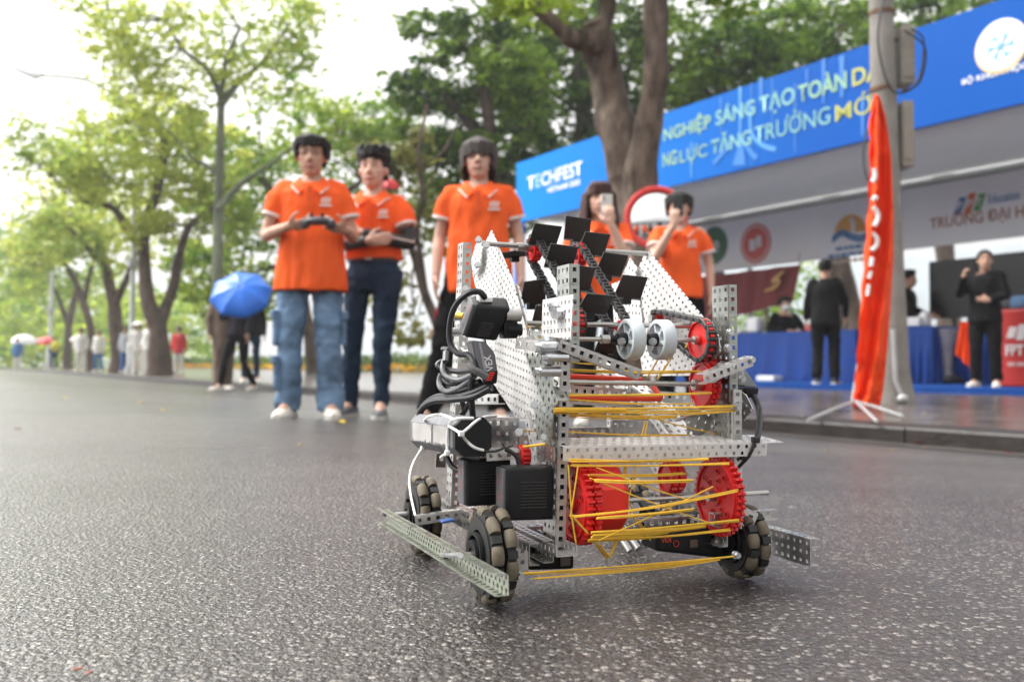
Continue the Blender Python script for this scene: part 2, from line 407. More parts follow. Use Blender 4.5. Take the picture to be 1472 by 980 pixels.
def tree(label, base, D, limbs, clumps, bark, leafm, size, seed, name='tree', group=None, dens=1.0, fine=1):
    """limbs: [[(px, py, half width px), ...], ...]; clumps: [(px, py, rx, ry)] at depth D, spread in depth"""
    r = random.Random(seed); k = D / F
    t = thing(name, label, 'tree', base, 0, group)
    mb = MB()
    for li, lm in enumerate(limbs):
        dd = 0; pts = []; rad = []
        for i, (px, py, hw) in enumerate(lm):
            if li or i: dd += r.uniform(-.5, .5) * (i > 0)
            pts.append(at(px, py, D + dd * D * .03) - base); rad.append(hw * k)
        if li == 0: pts[0] = Vector((pts[0].x, pts[0].y, -.15)); rad[0] *= 1.35
        pts, rad = smoothpath(pts, rad, 5 * fine)
        pts = [q + Vector((noise.noise(q * .9 + Vector((seed, 0, 0))), noise.noise(q * .9 + Vector((0, seed, 0))), 0)) * rr * .45 for q, rr in zip(pts, rad)]
        rad = [max(.012, rr * (1 + .16 * noise.noise(q * 3))) for q, rr in zip(pts, rad)]
        mb.tube(pts, rad, 12 * (2 if fine > 1 else 1))
    if fine > 1:                                       # lumps, ridges and old branch scars
        for i, q in enumerate(mb.v):
            q = Vector(q); w = Vector((q.x * 5, q.y * 5, q.z * 2.2)); f_ = noise.noise(w) * .022 + noise.noise(w * 3.1) * .012 + max(0, noise.noise(w * .9 + Vector((7, 1, 3))) - .35) * .10
            h_ = Vector((noise.noise(w + Vector((50, 0, 0))), noise.noise(w + Vector((0, 50, 0))), 0))
            mb.v[i] = tuple(q + h_ * .02 + Vector((q.x, q.y, 0)).normalized() * f_)
    mb.build('trunk', bark, t, True)
    cl = []; tw = MB()
    anchors = [at(px, py, D) - base for lm in limbs for px, py, hw in lm[-3:]]
    for px, py, rx, ry in clumps:
        for _ in range(max(3, int(rx * ry / 105))):
            a = r.uniform(0, 6.283); q = math.sqrt(r.random())
            dz = r.uniform(-1, 1) * rx * k * 1.0
            c = at(px + rx * q * math.cos(a), py + ry * q * math.sin(a), D) - base + Vector((0, dz, 0))
            s_ = r.uniform(13, 26) * k * 1.0
            cl.append((c, (s_ * 1.3, s_ * 1.3, s_ * .75), int(dens * r.uniform(40, 85))))
            if r.random() < .10 and anchors:
                n_ = min(anchors, key=lambda w: (w - c).length)
                if (n_ - c).length < 150 * k:
                    mid = (n_ + c) / 2 + Vector((r.uniform(-.2, .2), r.uniform(-.2, .2), .15))
                    tw = MB(); tw.tube([n_, mid, c], [2.0 * k, 1.4 * k, .6 * k], 5); tw.build('branch', bark, t, True)
    leaf_cloud('crown', cl, leafm, t, size, seed=seed)
    return t
# left row along the kerb
def gbase(px, D): f_ = foot(px, D); return f_
GT = 'row of yellow green trees along the kerb'
b0 = gbase(230, 25)
tree('yellow green tree with dark trunk forking low, left of the blue umbrella', b0, 25,
     [[(230, 539, 15), (228, 480, 13), (215, 440, 11), (208, 390, 9), (209, 330, 7.5), (222, 280, 7), (237, 225, 6), (232, 190, 4.5), (222, 165, 3)],
      [(226, 470, 10), (245, 420, 8), (258, 370, 6.5), (272, 325, 5), (305, 300, 4), (322, 270, 2.5)],
      [(237, 215, 4), (246, 180, 3.5), (262, 160, 2.5)],
      [(208, 360, 7), (180, 325, 6), (160, 298, 5), (120, 290, 3)]],
     [(150, 220, 110, 50), (90, 210, 60, 40), (230, 190, 70, 50), (290, 230, 60, 60), (200, 270, 80, 40), (110, 260, 70, 30), (330, 300, 50, 50), (250, 330, 60, 30)], BARK, LEAF_Y, .10, 11, group=GT, dens=.68)
b0 = gbase(170, 32)
tree('yellow green tree with a stout leaning trunk, beside the grey lamp post', b0, 32,
     [[(170, 535, 11), (168, 480, 10), (160, 420, 8.5), (152, 380, 7), (140, 350, 4)], [(164, 440, 6), (182, 400, 5), (196, 360, 3)], [(152, 385, 5), (120, 350, 4), (90, 320, 2.5)]],
     [(120, 330, 80, 40), (70, 340, 50, 40), (160, 300, 60, 40), (60, 290, 40, 40), (170, 370, 40, 25)], BARK, LEAF_Y, .12, 12, group=GT, dens=.6)
b0 = gbase(131, 41)
tree('slender leaning tree in the kerb row, beside the pink and white umbrella', b0, 41,
     [[(131, 532, 6), (130, 470, 5.5), (118, 430, 5), (100, 390, 4), (82, 360, 3)], [(120, 435, 4), (130, 390, 3), (140, 350, 2)]],
     [(95, 350, 60, 35), (50, 360, 45, 35), (130, 340, 40, 30)], BARK, LEAF_Y, .14, 13, group=GT)
b0 = gbase(97, 55)
tree('farthest dark trunk of the kerb row, behind the white umbrella', b0, 55,
     [[(97, 529, 5.5), (98, 480, 5), (106, 430, 4.5), (112, 390, 3)], [(98, 470, 4), (85, 430, 3), (70, 400, 2)]],
     [(60, 400, 60, 30), (110, 390, 50, 30), (30, 380, 30, 30)], BARK, LEAF_M, .16, 14, group=GT)
b0 = sp(33, 10.5, PAVE_Z); 
b0 = foot(316, 22); 
tree('tall slim tree with a mossy straight trunk, behind the blue umbrella', b0, 22,
     [[(316, 548, 9), (314, 480, 8), (312, 400, 7.5), (314, 300, 7), (317, 200, 6), (318, 135, 5.5)], [(318, 150, 6), (345, 118, 4.5), (375, 92, 3.5), (405, 50, 2)], [(318, 140, 5), (298, 100, 4), (262, 70, 3), (240, 30, 2)], [(318, 135, 4), (325, 90, 3.5), (345, 40, 2.5)],
      [(314, 300, 5), (350, 262, 4), (390, 235, 3), (430, 205, 2)], [(314, 255, 4), (300, 240, 3.5), (280, 230, 2)]],
     [(210, 40, 75, 35), (270, 110, 60, 40), (360, 60, 60, 40), (420, 40, 45, 35), (330, 100, 50, 30), (170, 60, 45, 35), (180, 120, 50, 30), (390, 120, 45, 25), (290, 30, 50, 30), (200, 90, 60, 30), (150, 20, 50, 30), (430, 90, 40, 30), (250, 160, 50, 30), (440, 10, 50, 25), (330, -20, 90, 20)], BARK_M, LEAF_Y, .085, 15, dens=.5)
# trees behind the people
tree('broad mid green tree over the two men on the left, by the lake', foot(400, 30), 30,
     [[(452, 540, 9), (440, 450, 8), (420, 380, 7), (380, 260, 6), (330, 275, 4)], [(420, 370, 6), (470, 300, 5), (520, 260, 3)]],
     [(350, 290, 60, 60), (300, 330, 50, 60), (370, 380, 70, 50), (440, 170, 70, 50), (490, 210, 60, 60), (330, 230, 50, 40), (560, 190, 50, 60), (400, 230, 60, 40), (280, 400, 50, 40), (350, 440, 60, 40)], BARK, LEAF_M, .12, 16, dens=.72)
tree('thin dark leaning tree with open branches, right of the man with crossed arms', foot(625, 13), 13,
     [[(640, 575, 8), (632, 480, 7.5), (612, 425, 7), (596, 370, 6), (575, 330, 5), (545, 300, 4)], [(612, 425, 5), (606, 380, 4.5), (600, 330, 4), (608, 280, 3), (602, 220, 3), (614, 150, 2)], [(600, 350, 3), (575, 320, 3), (560, 300, 2)], [(602, 240, 2.5), (640, 215, 2), (660, 170, 1.5)]],
     [(590, 300, 50, 40), (560, 250, 40, 40), (600, 230, 40, 40), (545, 400, 40, 60), (590, 470, 30, 30), (570, 350, 30, 30)], BARK, leaf_mat('olive_leaf', (.10, .10, .03), (.25, .26, .06), .5), .07, 17, dens=.30)
tree('dense dark green tree behind the man with the long fringe', foot(690, 21), 21,
     [[(715, 555, 14), (716, 440, 13), (712, 330, 12), (705, 200, 10), (690, 100, 7)], [(712, 280, 8), (750, 190, 6), (790, 100, 4)], [(705, 220, 7), (650, 150, 5), (610, 110, 3)]],
     [(650, 250, 60, 60), (700, 200, 70, 50), (620, 180, 60, 50), (680, 110, 90, 50), (720, 300, 50, 50), (640, 300, 40, 40), (740, 130, 60, 60), (760, 230, 40, 40), (600, 130, 40, 40), (700, 40, 70, 40), (620, 40, 40, 25), (680, 350, 60, 40)], BARK, LEAF_D, .10, 18, dens=.8)
tree('big pale barked forked tree standing in front of the blue banner', foot(915, 9.3), 9.3,
     [[(915, 590, 46), (910, 480, 37), (908, 380, 34), (909, 300, 34), (908, 250, 35), (895, 200, 29), (877, 140, 25), (864, 90, 24), (852, 48, 21), (846, 30, 16)], [(915, 300, 22), (920, 250, 25), (933, 195, 20), (941, 130, 18), (943, 60, 17), (942, -40, 17), (935, -140, 14)],
      [(852, 60, 20), (820, 55, 14), (795, 35, 10), (770, 10, 9), (740, -30, 7)], [(850, 60, 17), (866, 30, 12), (872, -20, 11), (880, -90, 8)], [(945, 95, 12), (958, 98, 9), (962, 102, 6)]],
     [(800, -60, 80, 40), (900, -110, 90, 40), (1000, -80, 80, 40), (720, -20, 50, 30), (1050, -20, 60, 30), (770, 20, 60, 26), (950, -50, 60, 40)], BARK_P, LEAF_M, .055, 19, dens=.5, fine=3)
GB = 'dark green trees behind the tent'
for i, (px, D, hh, cl) in enumerate((
        (830, 24, 300, [(790, 130, 90, 70), (850, 60, 80, 60), (800, 230, 60, 40), (900, 150, 60, 70), (760, 60, 50, 60)]),
        (1030, 23, 280, [(1000, 60, 90, 60), (1060, 120, 80, 60), (980, 160, 70, 50), (1110, 50, 70, 50), (1040, 200, 60, 40)]),
        (1200, 24, 260, [(1180, 30, 80, 40), (1220, 90, 70, 40), (1150, 110, 60, 40), (1260, 20, 60, 30)]),
        (1360, 25, 260, [(1310, 40, 60, 30), (1370, 10, 80, 30), (1440, -20, 80, 40)]))):
    tree(('dense dark tree behind the banner, left of the forked trunk', 'dense dark tree above the middle of the blue banner', 'dense dark tree above the banner, left of the grey pole', 'dark tree above the tent, right of the grey pole')[i],
         foot(px, D), D, [[(px, 545, 16), (px + 4, 420, 14), (px - 6, 300, 12), (px + 8, 180, 10), (px, 60, 6)], [(px - 4, 260, 8), (px + 50, 160, 6), (px + 80, 80, 3)], [(px, 280, 8), (px - 45, 180, 6), (px - 80, 90, 3)]], cl, BARK, LEAF_D, .105, 30 + i, group=GB, dens=1.0)
# trees by the lake seen under the tent roof
tree('light green lakeside tree seen under the tent beside the seated person', foot(1100, 30), 30, [[(1108, 535, 5), (1104, 470, 4), (1098, 420, 3)]], [(1090, 440, 45, 30), (1120, 420, 35, 20), (1070, 470, 30, 20), (1165, 400, 30, 20), (1060, 500, 40, 16)], BARK, LEAF_M, .12, 41, dens=.6)
tree('bare leaning trunk behind the tent, left of the red flag', foot(1228, 19), 19, [[(1236, 545, 10), (1228, 450, 9.5), (1216, 390, 9), (1206, 340, 8), (1196, 250, 7)]], [(1200, 240, 30, 20)], BARK, LEAF_D, .1, 42, dens=.3)
# distant mass of trees closing the road
cl = []
for i in range(90):
    px = RNG.uniform(-20, 330); D = RNG.uniform(60, 110)
    cl.append((at(px, RNG.uniform(420, 512), D), (2.2, 2.2, 1.6), 120))
for i in range(40):
    px = RNG.uniform(-60, 60); D = RNG.uniform(70, 120)
    cl.append((at(px, RNG.uniform(330, 512), D), (2.6, 2.6, 2.0), 110))
o = leaf_cloud('distant_foliage', cl, LEAF_M, None, .32, seed=55); o['kind'] = 'stuff'; tag(o, 'far mass of pale green trees at the end of the road', 'foliage')
# ------------------------------------------------------------------ lamp posts, pole, mirror, flag
STEEL = mat('galvanised_steel', (.42, .43, .43), .5, .3, noise_amt=.15, scale=6)
CONC = mat('pole_concrete', (.25, .235, .215), .8, noise_amt=.25, scale=5, bump=.3, bscale=30)
DARK = mat('dark_metal', (.03, .03, .033), .5, .4, noise_amt=.1)
WHITE = mat('white_paint', (.8, .8, .79), .45, noise_amt=.04, scale=8)
def lamp_post(label, base, px, ytop, D, w, arm):
    t = thing('street_lamp', label, 'street lamp', base, 0, None)
    top = at(px + 6, ytop, D) - base
    mb = MB(); mb.tube([(0, 0, -.1), (0, 0, .9), (0, 0, 1.0), top], [w * 1.7, w * 1.6, w, w * .6], 12); mb.build('pole', STEEL, t, True)
    mb = MB(); mb.disc((0, 0, .1), (0, 0, 1), w * 2.4, .2, 16); mb.build('base', STEEL, t, True)
    c = top * .42; mb = MB(); mb.disc(c, (0, 0, 1), w * 2.1, .25, 12); mb.build('collar', STEEL, t, True)
    if arm:
        e = at(arm[0], arm[1], arm[2]) - base; e0 = at(arm[3], arm[4], arm[2] * .97) - base
        mb = MB(); p, r = smoothpath([top, (top + e0) * .5 + Vector((0, 0, .35)), e0], [w * .6, w * .5, w * .45], 6); mb.tube(p, r, 8); mb.build('arm', STEEL, t, True)
        mb = MB(); mb.tube([e0, e0 * .8 + e * .2, e], [.07, .17, .13], 12, flat=.45, up=(0, 0, 1)); mb.build('lamp_head', WHITE, t, True)
lamp_post('tall grey street lamp standing between the stout and the forked kerb trees', gbase(189, 28), 189, 160, 28, .085, (22, 95, 24, 60, 108))
lamp_post('grey street lamp by the white umbrella, far along the kerb', gbase(71, 48), 71, 330, 48, .1, None)
pb = onz(1283, 580, PAVE_Z); PD = pb.y
t = thing('utility_pole', 'round grey concrete utility pole on the pavement behind the red flag', 'utility pole', pb)
mb = MB(); mb.tube([(0, 0, -.2), (0, 0, .05), (0, 0, .25), (-.02, 0, 1.2), (-.065, 0, 3.4), (-.10, 0, 5.2)], [.185, .18, .14, .118, .098, .085], 20); mb.build('shaft', CONC, t, True)
BOXM = mat('meter_box', (.27, .25, .215), .6, noise_amt=.2, scale=8)
for y0, y1, w in ((40, 124, .12), (148, 242, .10)):
    a = at(1300, y0, PD) - pb; b_ = at(1300, y1, PD) - pb
    mb = MB(); mb.rbox(((a.x), .02, (a.z + b_.z) / 2), (w, .2, a.z - b_.z), .015); bx = mb.build('meter_box', BOXM, t)
    mb = MB(); mb.box((a.x, -.085, (a.z + b_.z) / 2), (w * .8, .012, (a.z - b_.z) * .8)); mb.build('lid', mat('meter_lid', (.235, .215, .18), .5, noise_amt=.2), bx)
    mb = MB(); mb.tube([(a.x - w / 2 - .1, .02, a.z - .1), (a.x + w / 2, .02, a.z - .1)], .015, 6); mb.build('bracket', DARK, bx)
mb = MB()
for y in (20, 130): 
    z = (at(1270, y, PD) - pb).z; mb.ring((-.06, 0, z), (0, 0, 1), .09, .108, .03, 20)
mb.build('band', mat('rust', (.16, .09, .05), .7, noise_amt=.4), t)
for k, (pp) in enumerate(([(1272, -10), (1262, 60), (1282, 130), (1318, 120), (1328, 60), (1310, 42)], [(1262, 150), (1244, 200), (1242, 240), (1252, 268)], [(1300, 44), (1330, 70), (1322, 118), (1296, 132)])):
    p, r = smoothpath([at(x, y, PD - .16) - pb for x, y in pp], [.009] * len(pp), 6); mb = MB(); mb.tube(p, .009, 6); mb.build('cable', DARK, t, True)
mb = MB(); mb.tube([(-.06, -.17, .62), (-.05, -.18, .2), (.0, -.2, .06)], .02, 8); mb.ell((.0, -.2, .05), (.045, .045, .04)); mb.build('ground_strap', STEEL, t, True)
# convex traffic mirror
md = 8.2; mc = at(943, 313, md); mbz = Vector((mc.x, mc.y, PAVE_Z))
t = thing('traffic_mirror', 'round convex traffic mirror with a red rim behind the boy filming', 'mirror', mbz)
ax = Vector((-mc.x * .9, -mc.y, .12)).normalized(); mcl = mc - mbz
mb = MB(); mb.tube([(0, .09, -.1), (0, .09, mcl.z + .2)], .038, 12); mb.build('post', mat('mirror_post', (.35, .32, .30), .5, .2, noise_amt=.2), t, True)
RIM = mat('mirror_rim', (.62, .035, .03), .35, noise_amt=.1)
R0 = 46 * md / F
mb = MB(); x = ax.orthogonal().normalized(); y = ax.cross(x)
rings = []
for k in range(48):
    d = x * math.cos(k * math.pi / 24) + y * math.sin(k * math.pi / 24)
    rings.append([mcl + d * R0 * .80 - ax * .03, mcl + d * R0 * .80 + ax * .012, mcl + d * R0 * .86 + ax * .03, mcl + d * R0 * .96 + ax * .03, mcl + d * R0 + ax * .01, mcl + d * R0 - ax * .03])
mb.loft(rings, closed=True); mb.build('rim', RIM, t, True)
mb = MB(); rr = []
for i in range(9):
    q = R0 * .82 * i / 8 + 1e-4; rr.append([mcl + (x * math.cos(k * math.pi / 20) + y * math.sin(k * math.pi / 20)) * q + ax * (.045 - .045 * (i / 8) ** 2) for k in range(40)])
mb.loft(rr, cap=False); mb.build('mirror_glass', mat('mirror_glass', (.86, .87, .87), .03, 1.0), t, True)
mb = MB(); mb.disc(mcl - ax * .035, ax, R0 * .95, .02, 32); mb.build('back_plate', mat('mirror_back', (.5, .12, .1), .5), t)
# red furled feather flag
fb = onz(1229, 586, PAVE_Z); FD = fb.y
t = thing('feather_flag', 'tall furled orange red feather flag on a folding stand at the kerb edge', 'flag', fb)
FLAGM = mat('flag_cloth', (.95, .105, .018), .6, noise_amt=.10, scale=5, trans=.3, spec=.2)
edgeL = [(1256, 135), (1250, 170), (1250, 230), (1248, 300), (1243, 370), (1237, 440), (1232, 510), (1228, 560), (1226, 582)]
edgeR = [(1264, 138), (1274, 172), (1281, 225), (1284, 300), (1284, 370), (1280, 440), (1274, 520), (1268, 570), (1258, 604)]
mb = MB(); rows = []
for i in range(65):
    u = i / 64 * (len(edgeL) - 1); k = min(int(u), len(edgeL) - 2); f_ = u - k
    l = [edgeL[k][j] * (1 - f_) + edgeL[k + 1][j] * f_ for j in (0, 1)]; r_ = [edgeR[k][j] * (1 - f_) + edgeR[k + 1][j] * f_ for j in (0, 1)]
    row = []
    for j in range(25):
        q = j / 24; px = l[0] * (1 - q) + r_[0] * q; py = l[1] * (1 - q) + r_[1] * q
        dep = .05 * math.sin(q * 9 + i * .10) + .035 * math.sin(q * 17 + i * .23 + 1.3) + .05 * noise.noise(Vector((q * 4, i * .30, 2))) + .025 * noise.noise(Vector((q * 9, i * .8, 5))) + .015 * math.sin(i * .9) * max(0, 1 - q * 3)
        px += 1.3 * math.sin(i * 1.15) * max(0, 1 - q * 4)
        row.append(at(px, py, FD + dep) - fb)
    rows.append(row)
vs = [q for r in rows for q in r]
mb.add(vs, [(i * 25 + j, i * 25 + j + 1, i * 25 + j + 26, i * 25 + j + 25) for i in range(64) for j in range(24)])
o = mb.build('cloth', FLAGM, t, True, recalc=False)
so = o.modifiers.new('thick', 'SOLIDIFY'); so.thickness = .003
mb = MB(); p, r = smoothpath([(0, .06, .02), at(1244, 450, FD + .08) - fb, at(1262, 260, FD + .08) - fb, at(1262, 138, FD + .06) - fb], [.014, .012, .01, .006], 8); mb.tube(p, r, 8); mb.build('flag_pole', mat('fibre_pole', (.5, .5, .5), .4, .3), t, True)
mb = MB()
for px, py in ((1161, 604), (1261, 606), (1298, 598)):
    e = onz(px, py, PAVE_Z + .02) - fb; mb.tube([(0, 0, .05), e * .5 + Vector((0, 0, .03)), e], [.011, .010, .009], 8)
mb.build('stand', STEEL, t, True)
# white letters on the flag, lying on its front folds
def flagpt(px, py):
    a, b_ = at(px, py, FD - .10), None
    return a - fb
LW = mat('flag_letter', (.82, .80, .78), .6)
def flag_mark(pts, hw):
    mb = MB(); ps = [flagpt(*q) for q in pts]; p, r = smoothpath(ps, [hw * FD / F] * len(ps), 5)
    mb.tube(p, r, 8, flat=.9); mb.build('letter', LW, t, True)
flag_mark([(1256, 242), (1258, 252), (1255, 262)], 3.4)
flag_mark([(1255, 284), (1260, 286)], 4.2)
flag_mark([(1255, 298), (1261, 305), (1262, 315), (1257, 325)], 3.3)
flag_mark([(1253, 335), (1260, 342), (1260, 352), (1253, 360)], 3.3)
flag_mark([(1254, 370), (1252, 383)], 3.2)
flag_mark([(1252, 390), (1249, 400)], 3.0)
flag_mark([(1249, 409), (1247, 425)], 2.6)
# ------------------------------------------------------------------ the event tent
PT = 9.63                                             # front line of the tent
PB = 12.75                                            # back line
BX, BY = -RD, Vector((0, 0, 1))                       # along the front towards the viewer's right, and up
def sof(q): return q.dot(RD)
def on_front(px, py, p=PT): return onp(px, py, p)
sL = sof(on_front(746, 320)); sR = sof(on_front(1472, 150)) - 2.4
ZB, ZT = CAMZ + 2.70, CAMZ + 3.86
DECKM = mat('blue_carpet', (.004, .045, .21), .85, noise_amt=.25, scale=14, bump=.3, bscale=120)
mb = MB(); a = [sp(sL + .2, PT), sp(sR, PT), sp(sR, PB + 1.2), sp(sL + .2, PB + 1.2)]
mb.loft([[q + Vector((0, 0, PAVE_Z - .01)) for q in a], [q + Vector((0, 0, DECK_Z)) for q in a]]); o = mb.build('platform', DECKM)
tag(o, 'low platform covered in blue carpet under the tent', 'platform')
tent = thing('event_tent', 'long white roofed event tent with grey frame over the blue carpet', 'tent', (0, 0, 0))
TPOLE = mat('tent_pole', (.45, .46, .47), .4, .5, noise_amt=.1)
ROOFM = mat('tent_roof', (.78, .78, .77), .8, noise_amt=.05, scale=2, trans=.55)
mb = MB(); z0 = ZB + .08
for p0, p1, zz0, zz1 in ((PT - .02, (PT + PB) / 2, z0 + .04, z0 + .75), ((PT + PB) / 2, PB + .1, z0 + .75, z0 + .04)):
    a = [sp(sL, p0, zz0), sp(sR, p0, zz0), sp(sR, p1, zz1), sp(sL, p1, zz1)]
    mb.loft([a, [q + Vector((0, 0, .03)) for q in a]])
mb.build('roof', ROOFM, tent)
mb = MB(); a = [sp(sL + .05, PT + .06, z0), sp(sR, PT + .06, z0), sp(sR, PB - .14, z0 + .02), sp(sL + .05, PB - .14, z0 + .02)]
mb.loft([a, [q + Vector((0, 0, .02)) for q in a]]); mb.build('ceiling_lining', ROOFM, tent)
npole = 5
for i in range(npole):
    s_ = sL + (sR - sL) * i / (npole - 1)
    for p_ in (PT + .05, PB):
        if p_ == PT + .05 and i in (1, 2, 3): continue
        mb = MB(); mb.box(sp(s_, p_, (DECK_Z + z0) / 2), (.07, .07, z0 - DECK_Z)); mb.build('tent_pole', TPOLE, tent)
for p_ in (PT + .05, PB):
    mb = MB(); c = sp((sL + sR) / 2, p_, z0 - .035); L_ = abs(sL - sR)
    Rm = Matrix((RD, RN, Vector((0, 0, 1)))).transposed()
    mb.box(c, (L_, .06, .07), Rm); mb.build('beam', TPOLE, tent)
# truss behind the back banner, with gaps of daylight
mb = MB(); mb.box(sp((sL + sR) / 2, PB - .12, z0 - .12), (L_, .05, .05), Rm); mb.build('beam', mat('dark_truss', (.12, .11, .10), .6), tent)
# blue fascia banner along the front
BLUE = mat('banner_blue', (.0, .14, .62), .6, spec=.12)
def print_gradient(m, axis, lo, hi, c0, c1):
    """printed colour running from c0 to c1 along the banner"""
    t = m.node_tree; tc = t.nodes.new('ShaderNodeTexCoord'); d = t.nodes.new('ShaderNodeVectorMath'); d.operation = 'DOT_PRODUCT'; d.inputs[1].default_value = axis
    r = t.nodes.new('ShaderNodeMapRange'); r.inputs[1].default_value = lo; r.inputs[2].default_value = hi
    x = t.nodes.new('ShaderNodeMix'); x.data_type = 'RGBA'; x.inputs[6].default_value = (*c0, 1); x.inputs[7].default_value = (*c1, 1)
    t.links.new(tc.outputs['Object'], d.inputs[0]); t.links.new(d.outputs['Value'], r.inputs[0]); t.links.new(r.outputs[0], x.inputs[0]); t.links.new(x.outputs[2], t.nodes['Principled BSDF'].inputs['Base Color'])
print_gradient(BLUE, BX, -sL, -sL + 7, (.002, .23, .74), (.0, .085, .40))
ban = thing('banner', 'long blue printed banner hung along the front edge of the tent', 'banner', (0, 0, 0))
mb = MB(); nseg = 24
fr = [sp(sL + (sR - sL) * i / nseg, PT - .06 + .003 * noise.noise(Vector((i * .8, 0, 0))), 0) for i in range(nseg + 1)]
for i in range(nseg):
    a, b_ = fr[i], fr[i + 1]
    mb.add([a + BY * ZB, b_ + BY * ZB, b_ + BY * ZT, a + BY * ZT, a + BY * ZB + RN * .05, b_ + BY * ZB + RN * .05, b_ + BY * ZT + RN * .05, a + BY * ZT + RN * .05],
           [(0, 1, 2, 3), (5, 4, 7, 6), (0, 4, 5, 1), (3, 2, 6, 7)])
a, b_ = fr[0], fr[-1]
mb.build('sheet', BLUE, ban)
PF = PT - .0665
BN = -RN
def bpos(px, py): return onp(px, py, PF)
def btext(name, txt, p0, p1, h, m, bold=.02, shear=0., par=None, p=PF):
    """letters between two picture columns, level, standing on the banner plane"""
    a = onp(*p0, p); b_ = onp(*p1, p)
    L_ = (b_ - a).dot(BX); z = (a.z + b_.z) / 2
    o = Vector((a.x, a.y, z)); return lettering(name, txt, o, BX, BY, L_, h, m, par, bold, shear, .004)
YEL = mat('print_yellow', (.42, .44, .09), .5); PALE = mat('print_pale', (.17, .42, .42), .5); PWHITE = mat('print_white', (.82, .84, .85), .5)
def line_text(segs, z, h):
    for txt, x0, x1, m in segs:
        a = onp(x0, 200, PF); b_ = onp(x1, 200, PF)
        lettering('lettering', txt, Vector((a.x, a.y, z)), BX, BY, (b_ - a).dot(BX), None if h is None else h, m, ban, .004 if txt in ('TRƯỞNG', 'MỚI', 'LỰC') else .022)
ZC = CAMZ
P2 = mat('print_mint', (.24, .45, .30), .5)
line_text([('NGHIỆP', 954, 1022, P2)], ZC + 3.37, .31); line_text([('SÁNG', 1029, 1086, PALE)], ZC + 3.42, .27); line_text([('TẠO', 1092, 1143, PALE)], ZC + 3.35, .30); line_text([('TOÀN', 1148, 1218, P2)], ZC + 3.40, .28); line_text([('DÂN', 1226, 1290, YEL)], ZC + 3.40, .27)
line_text([('NG', 953, 973, P2)], ZC + 3.02, .22); line_text([('LỰC', 977, 1017, P2)], ZC + 2.97, .27); line_text([('TĂNG', 1022, 1080, PALE)], ZC + 3.02, .28); line_text([('TRƯỞNG', 1085, 1194, PALE)], ZC + 3.02, .30); line_text([('MỚI', 1201, 1262, YEL)], ZC + 3.02, .28)
for ch, x0, x1, m in (('T', 758, 769, PWHITE), ('E', 770, 777, mat('print_teal', (.35, .62, .45), .5)), ('CHFEST', 778, 837, PWHITE)):
    a = onp(x0, 260, PF); b_ = onp(x1, 260, PF); lettering('lettering', ch, Vector((a.x, a.y, ZC + 3.27)), BX, BY, (b_ - a).dot(BX), .25, m, ban, .02)
a = onp(786, 260, PF); b_ = onp(834, 260, PF); lettering('lettering', 'VIETNAM 2025', Vector((a.x, a.y, ZC + 3.11)), BX, BY, (b_ - a).dot(BX), .10, PWHITE, ban, .03)
# light streaks printed on the banner
LB1 = mat('print_sky_blue', (.012, .17, .55), .45); LB2 = mat('print_light_blue', (.05, .27, .66), .45)
def streak(pts, w0, w1, m, dep=.002):
    L = [bpos(*q) for q in pts]; p, r = smoothpath(L, [w0 + (w1 - w0) * i / (len(L) - 1) for i in range(len(L))], 6)
    vs = []; 
    for i, q in enumerate(p):
        tng = (p[min(i + 1, len(p) - 1)] - p[max(i - 1, 0)]).normalized(); sd = tng.cross(RN).normalized() * r[i]
        vs += [q - sd + BN * dep, q + sd + BN * dep]
    mb = MB(); mb.add(vs, [(2 * i, 2 * i + 1, 2 * i + 3, 2 * i + 2) for i in range(len(p) - 1)]); mb.build('print', m, ban, recalc=False)
for x, y0, y1, w, m in ((1064, 125, 205, .05, LB2), (1036, 140, 190, .03, LB1), (1094, 112, 150, .06, LB1), (1080, 120, 240, .02, LB1), (994, 205, 255, .04, LB2), (1184, 85, 150, .05, LB1), (1210, 80, 140, .07, LB1), (1143, 120, 220, .03, LB1), (1240, 140, 195, .05, LB1), (1110, 112, 200, .02, LB1), (1160, 100, 130, .03, LB1)):
    streak([(x, y0), (x, (y0 + y1) / 2), (x, y1)], w * .55, w * .3, m)
streak([(1066, 205), (1064, 222), (1062, 238)], .03, .13, LB1, .003)
streak([(1078, 150), (1080, 190), (1095, 208), (1115, 215)], .02, .035, LB2, .0035); streak([(1055, 195), (1043, 215), (1026, 235)], .02, .04, LB1, .0035); streak([(1068, 200), (1077, 216), (1088, 228)], .02, .04, LB1, .0038)
# white round emblem with a gold edge, and its caption
c = bpos(1439, 67); Rr = .27
mb = MB(); mb.disc(c + BN * .002 + RN * .0, RN, Rr * 1.06, .004, 40, BX); mb.build('emblem', mat('print_gold', (.75, .55, .28), .5), ban)
mb = MB(); mb.disc(c + BN * .006 + BY * .02, RN, Rr, .004, 40, BX); mb.build('emblem', PWHITE, ban)
mb = MB()
ICON = mat('print_icon', (.25, .55, .72), .5)
for k in range(6):
    q = c + BN * .011 + (BX * math.cos(k * 1.047) + BY * math.sin(k * 1.047)) * Rr * .42
    mb.disc(q, RN, .03, .003, 12, BX); mb.tube([c + BN * .011, q], .009, 5)
    q2 = c + BN * .011 + (BX * math.cos(k * 1.047 + .4) + BY * math.sin(k * 1.047 + .4)) * Rr * .58; mb.disc(q2, RN, .016, .003, 10, BX); mb.tube([q, q2], .006, 5)
mb.disc(c + BN * .012, RN, .035, .003, 12, BX); mb.build('emblem', ICON, ban)
a = onp(1383, 125, PF); lettering('lettering', 'BỘ KHOA HỌC VÀ CÔNG NGHỆ', a, BX, BY, 1.55, .10, PWHITE, ban, .02)
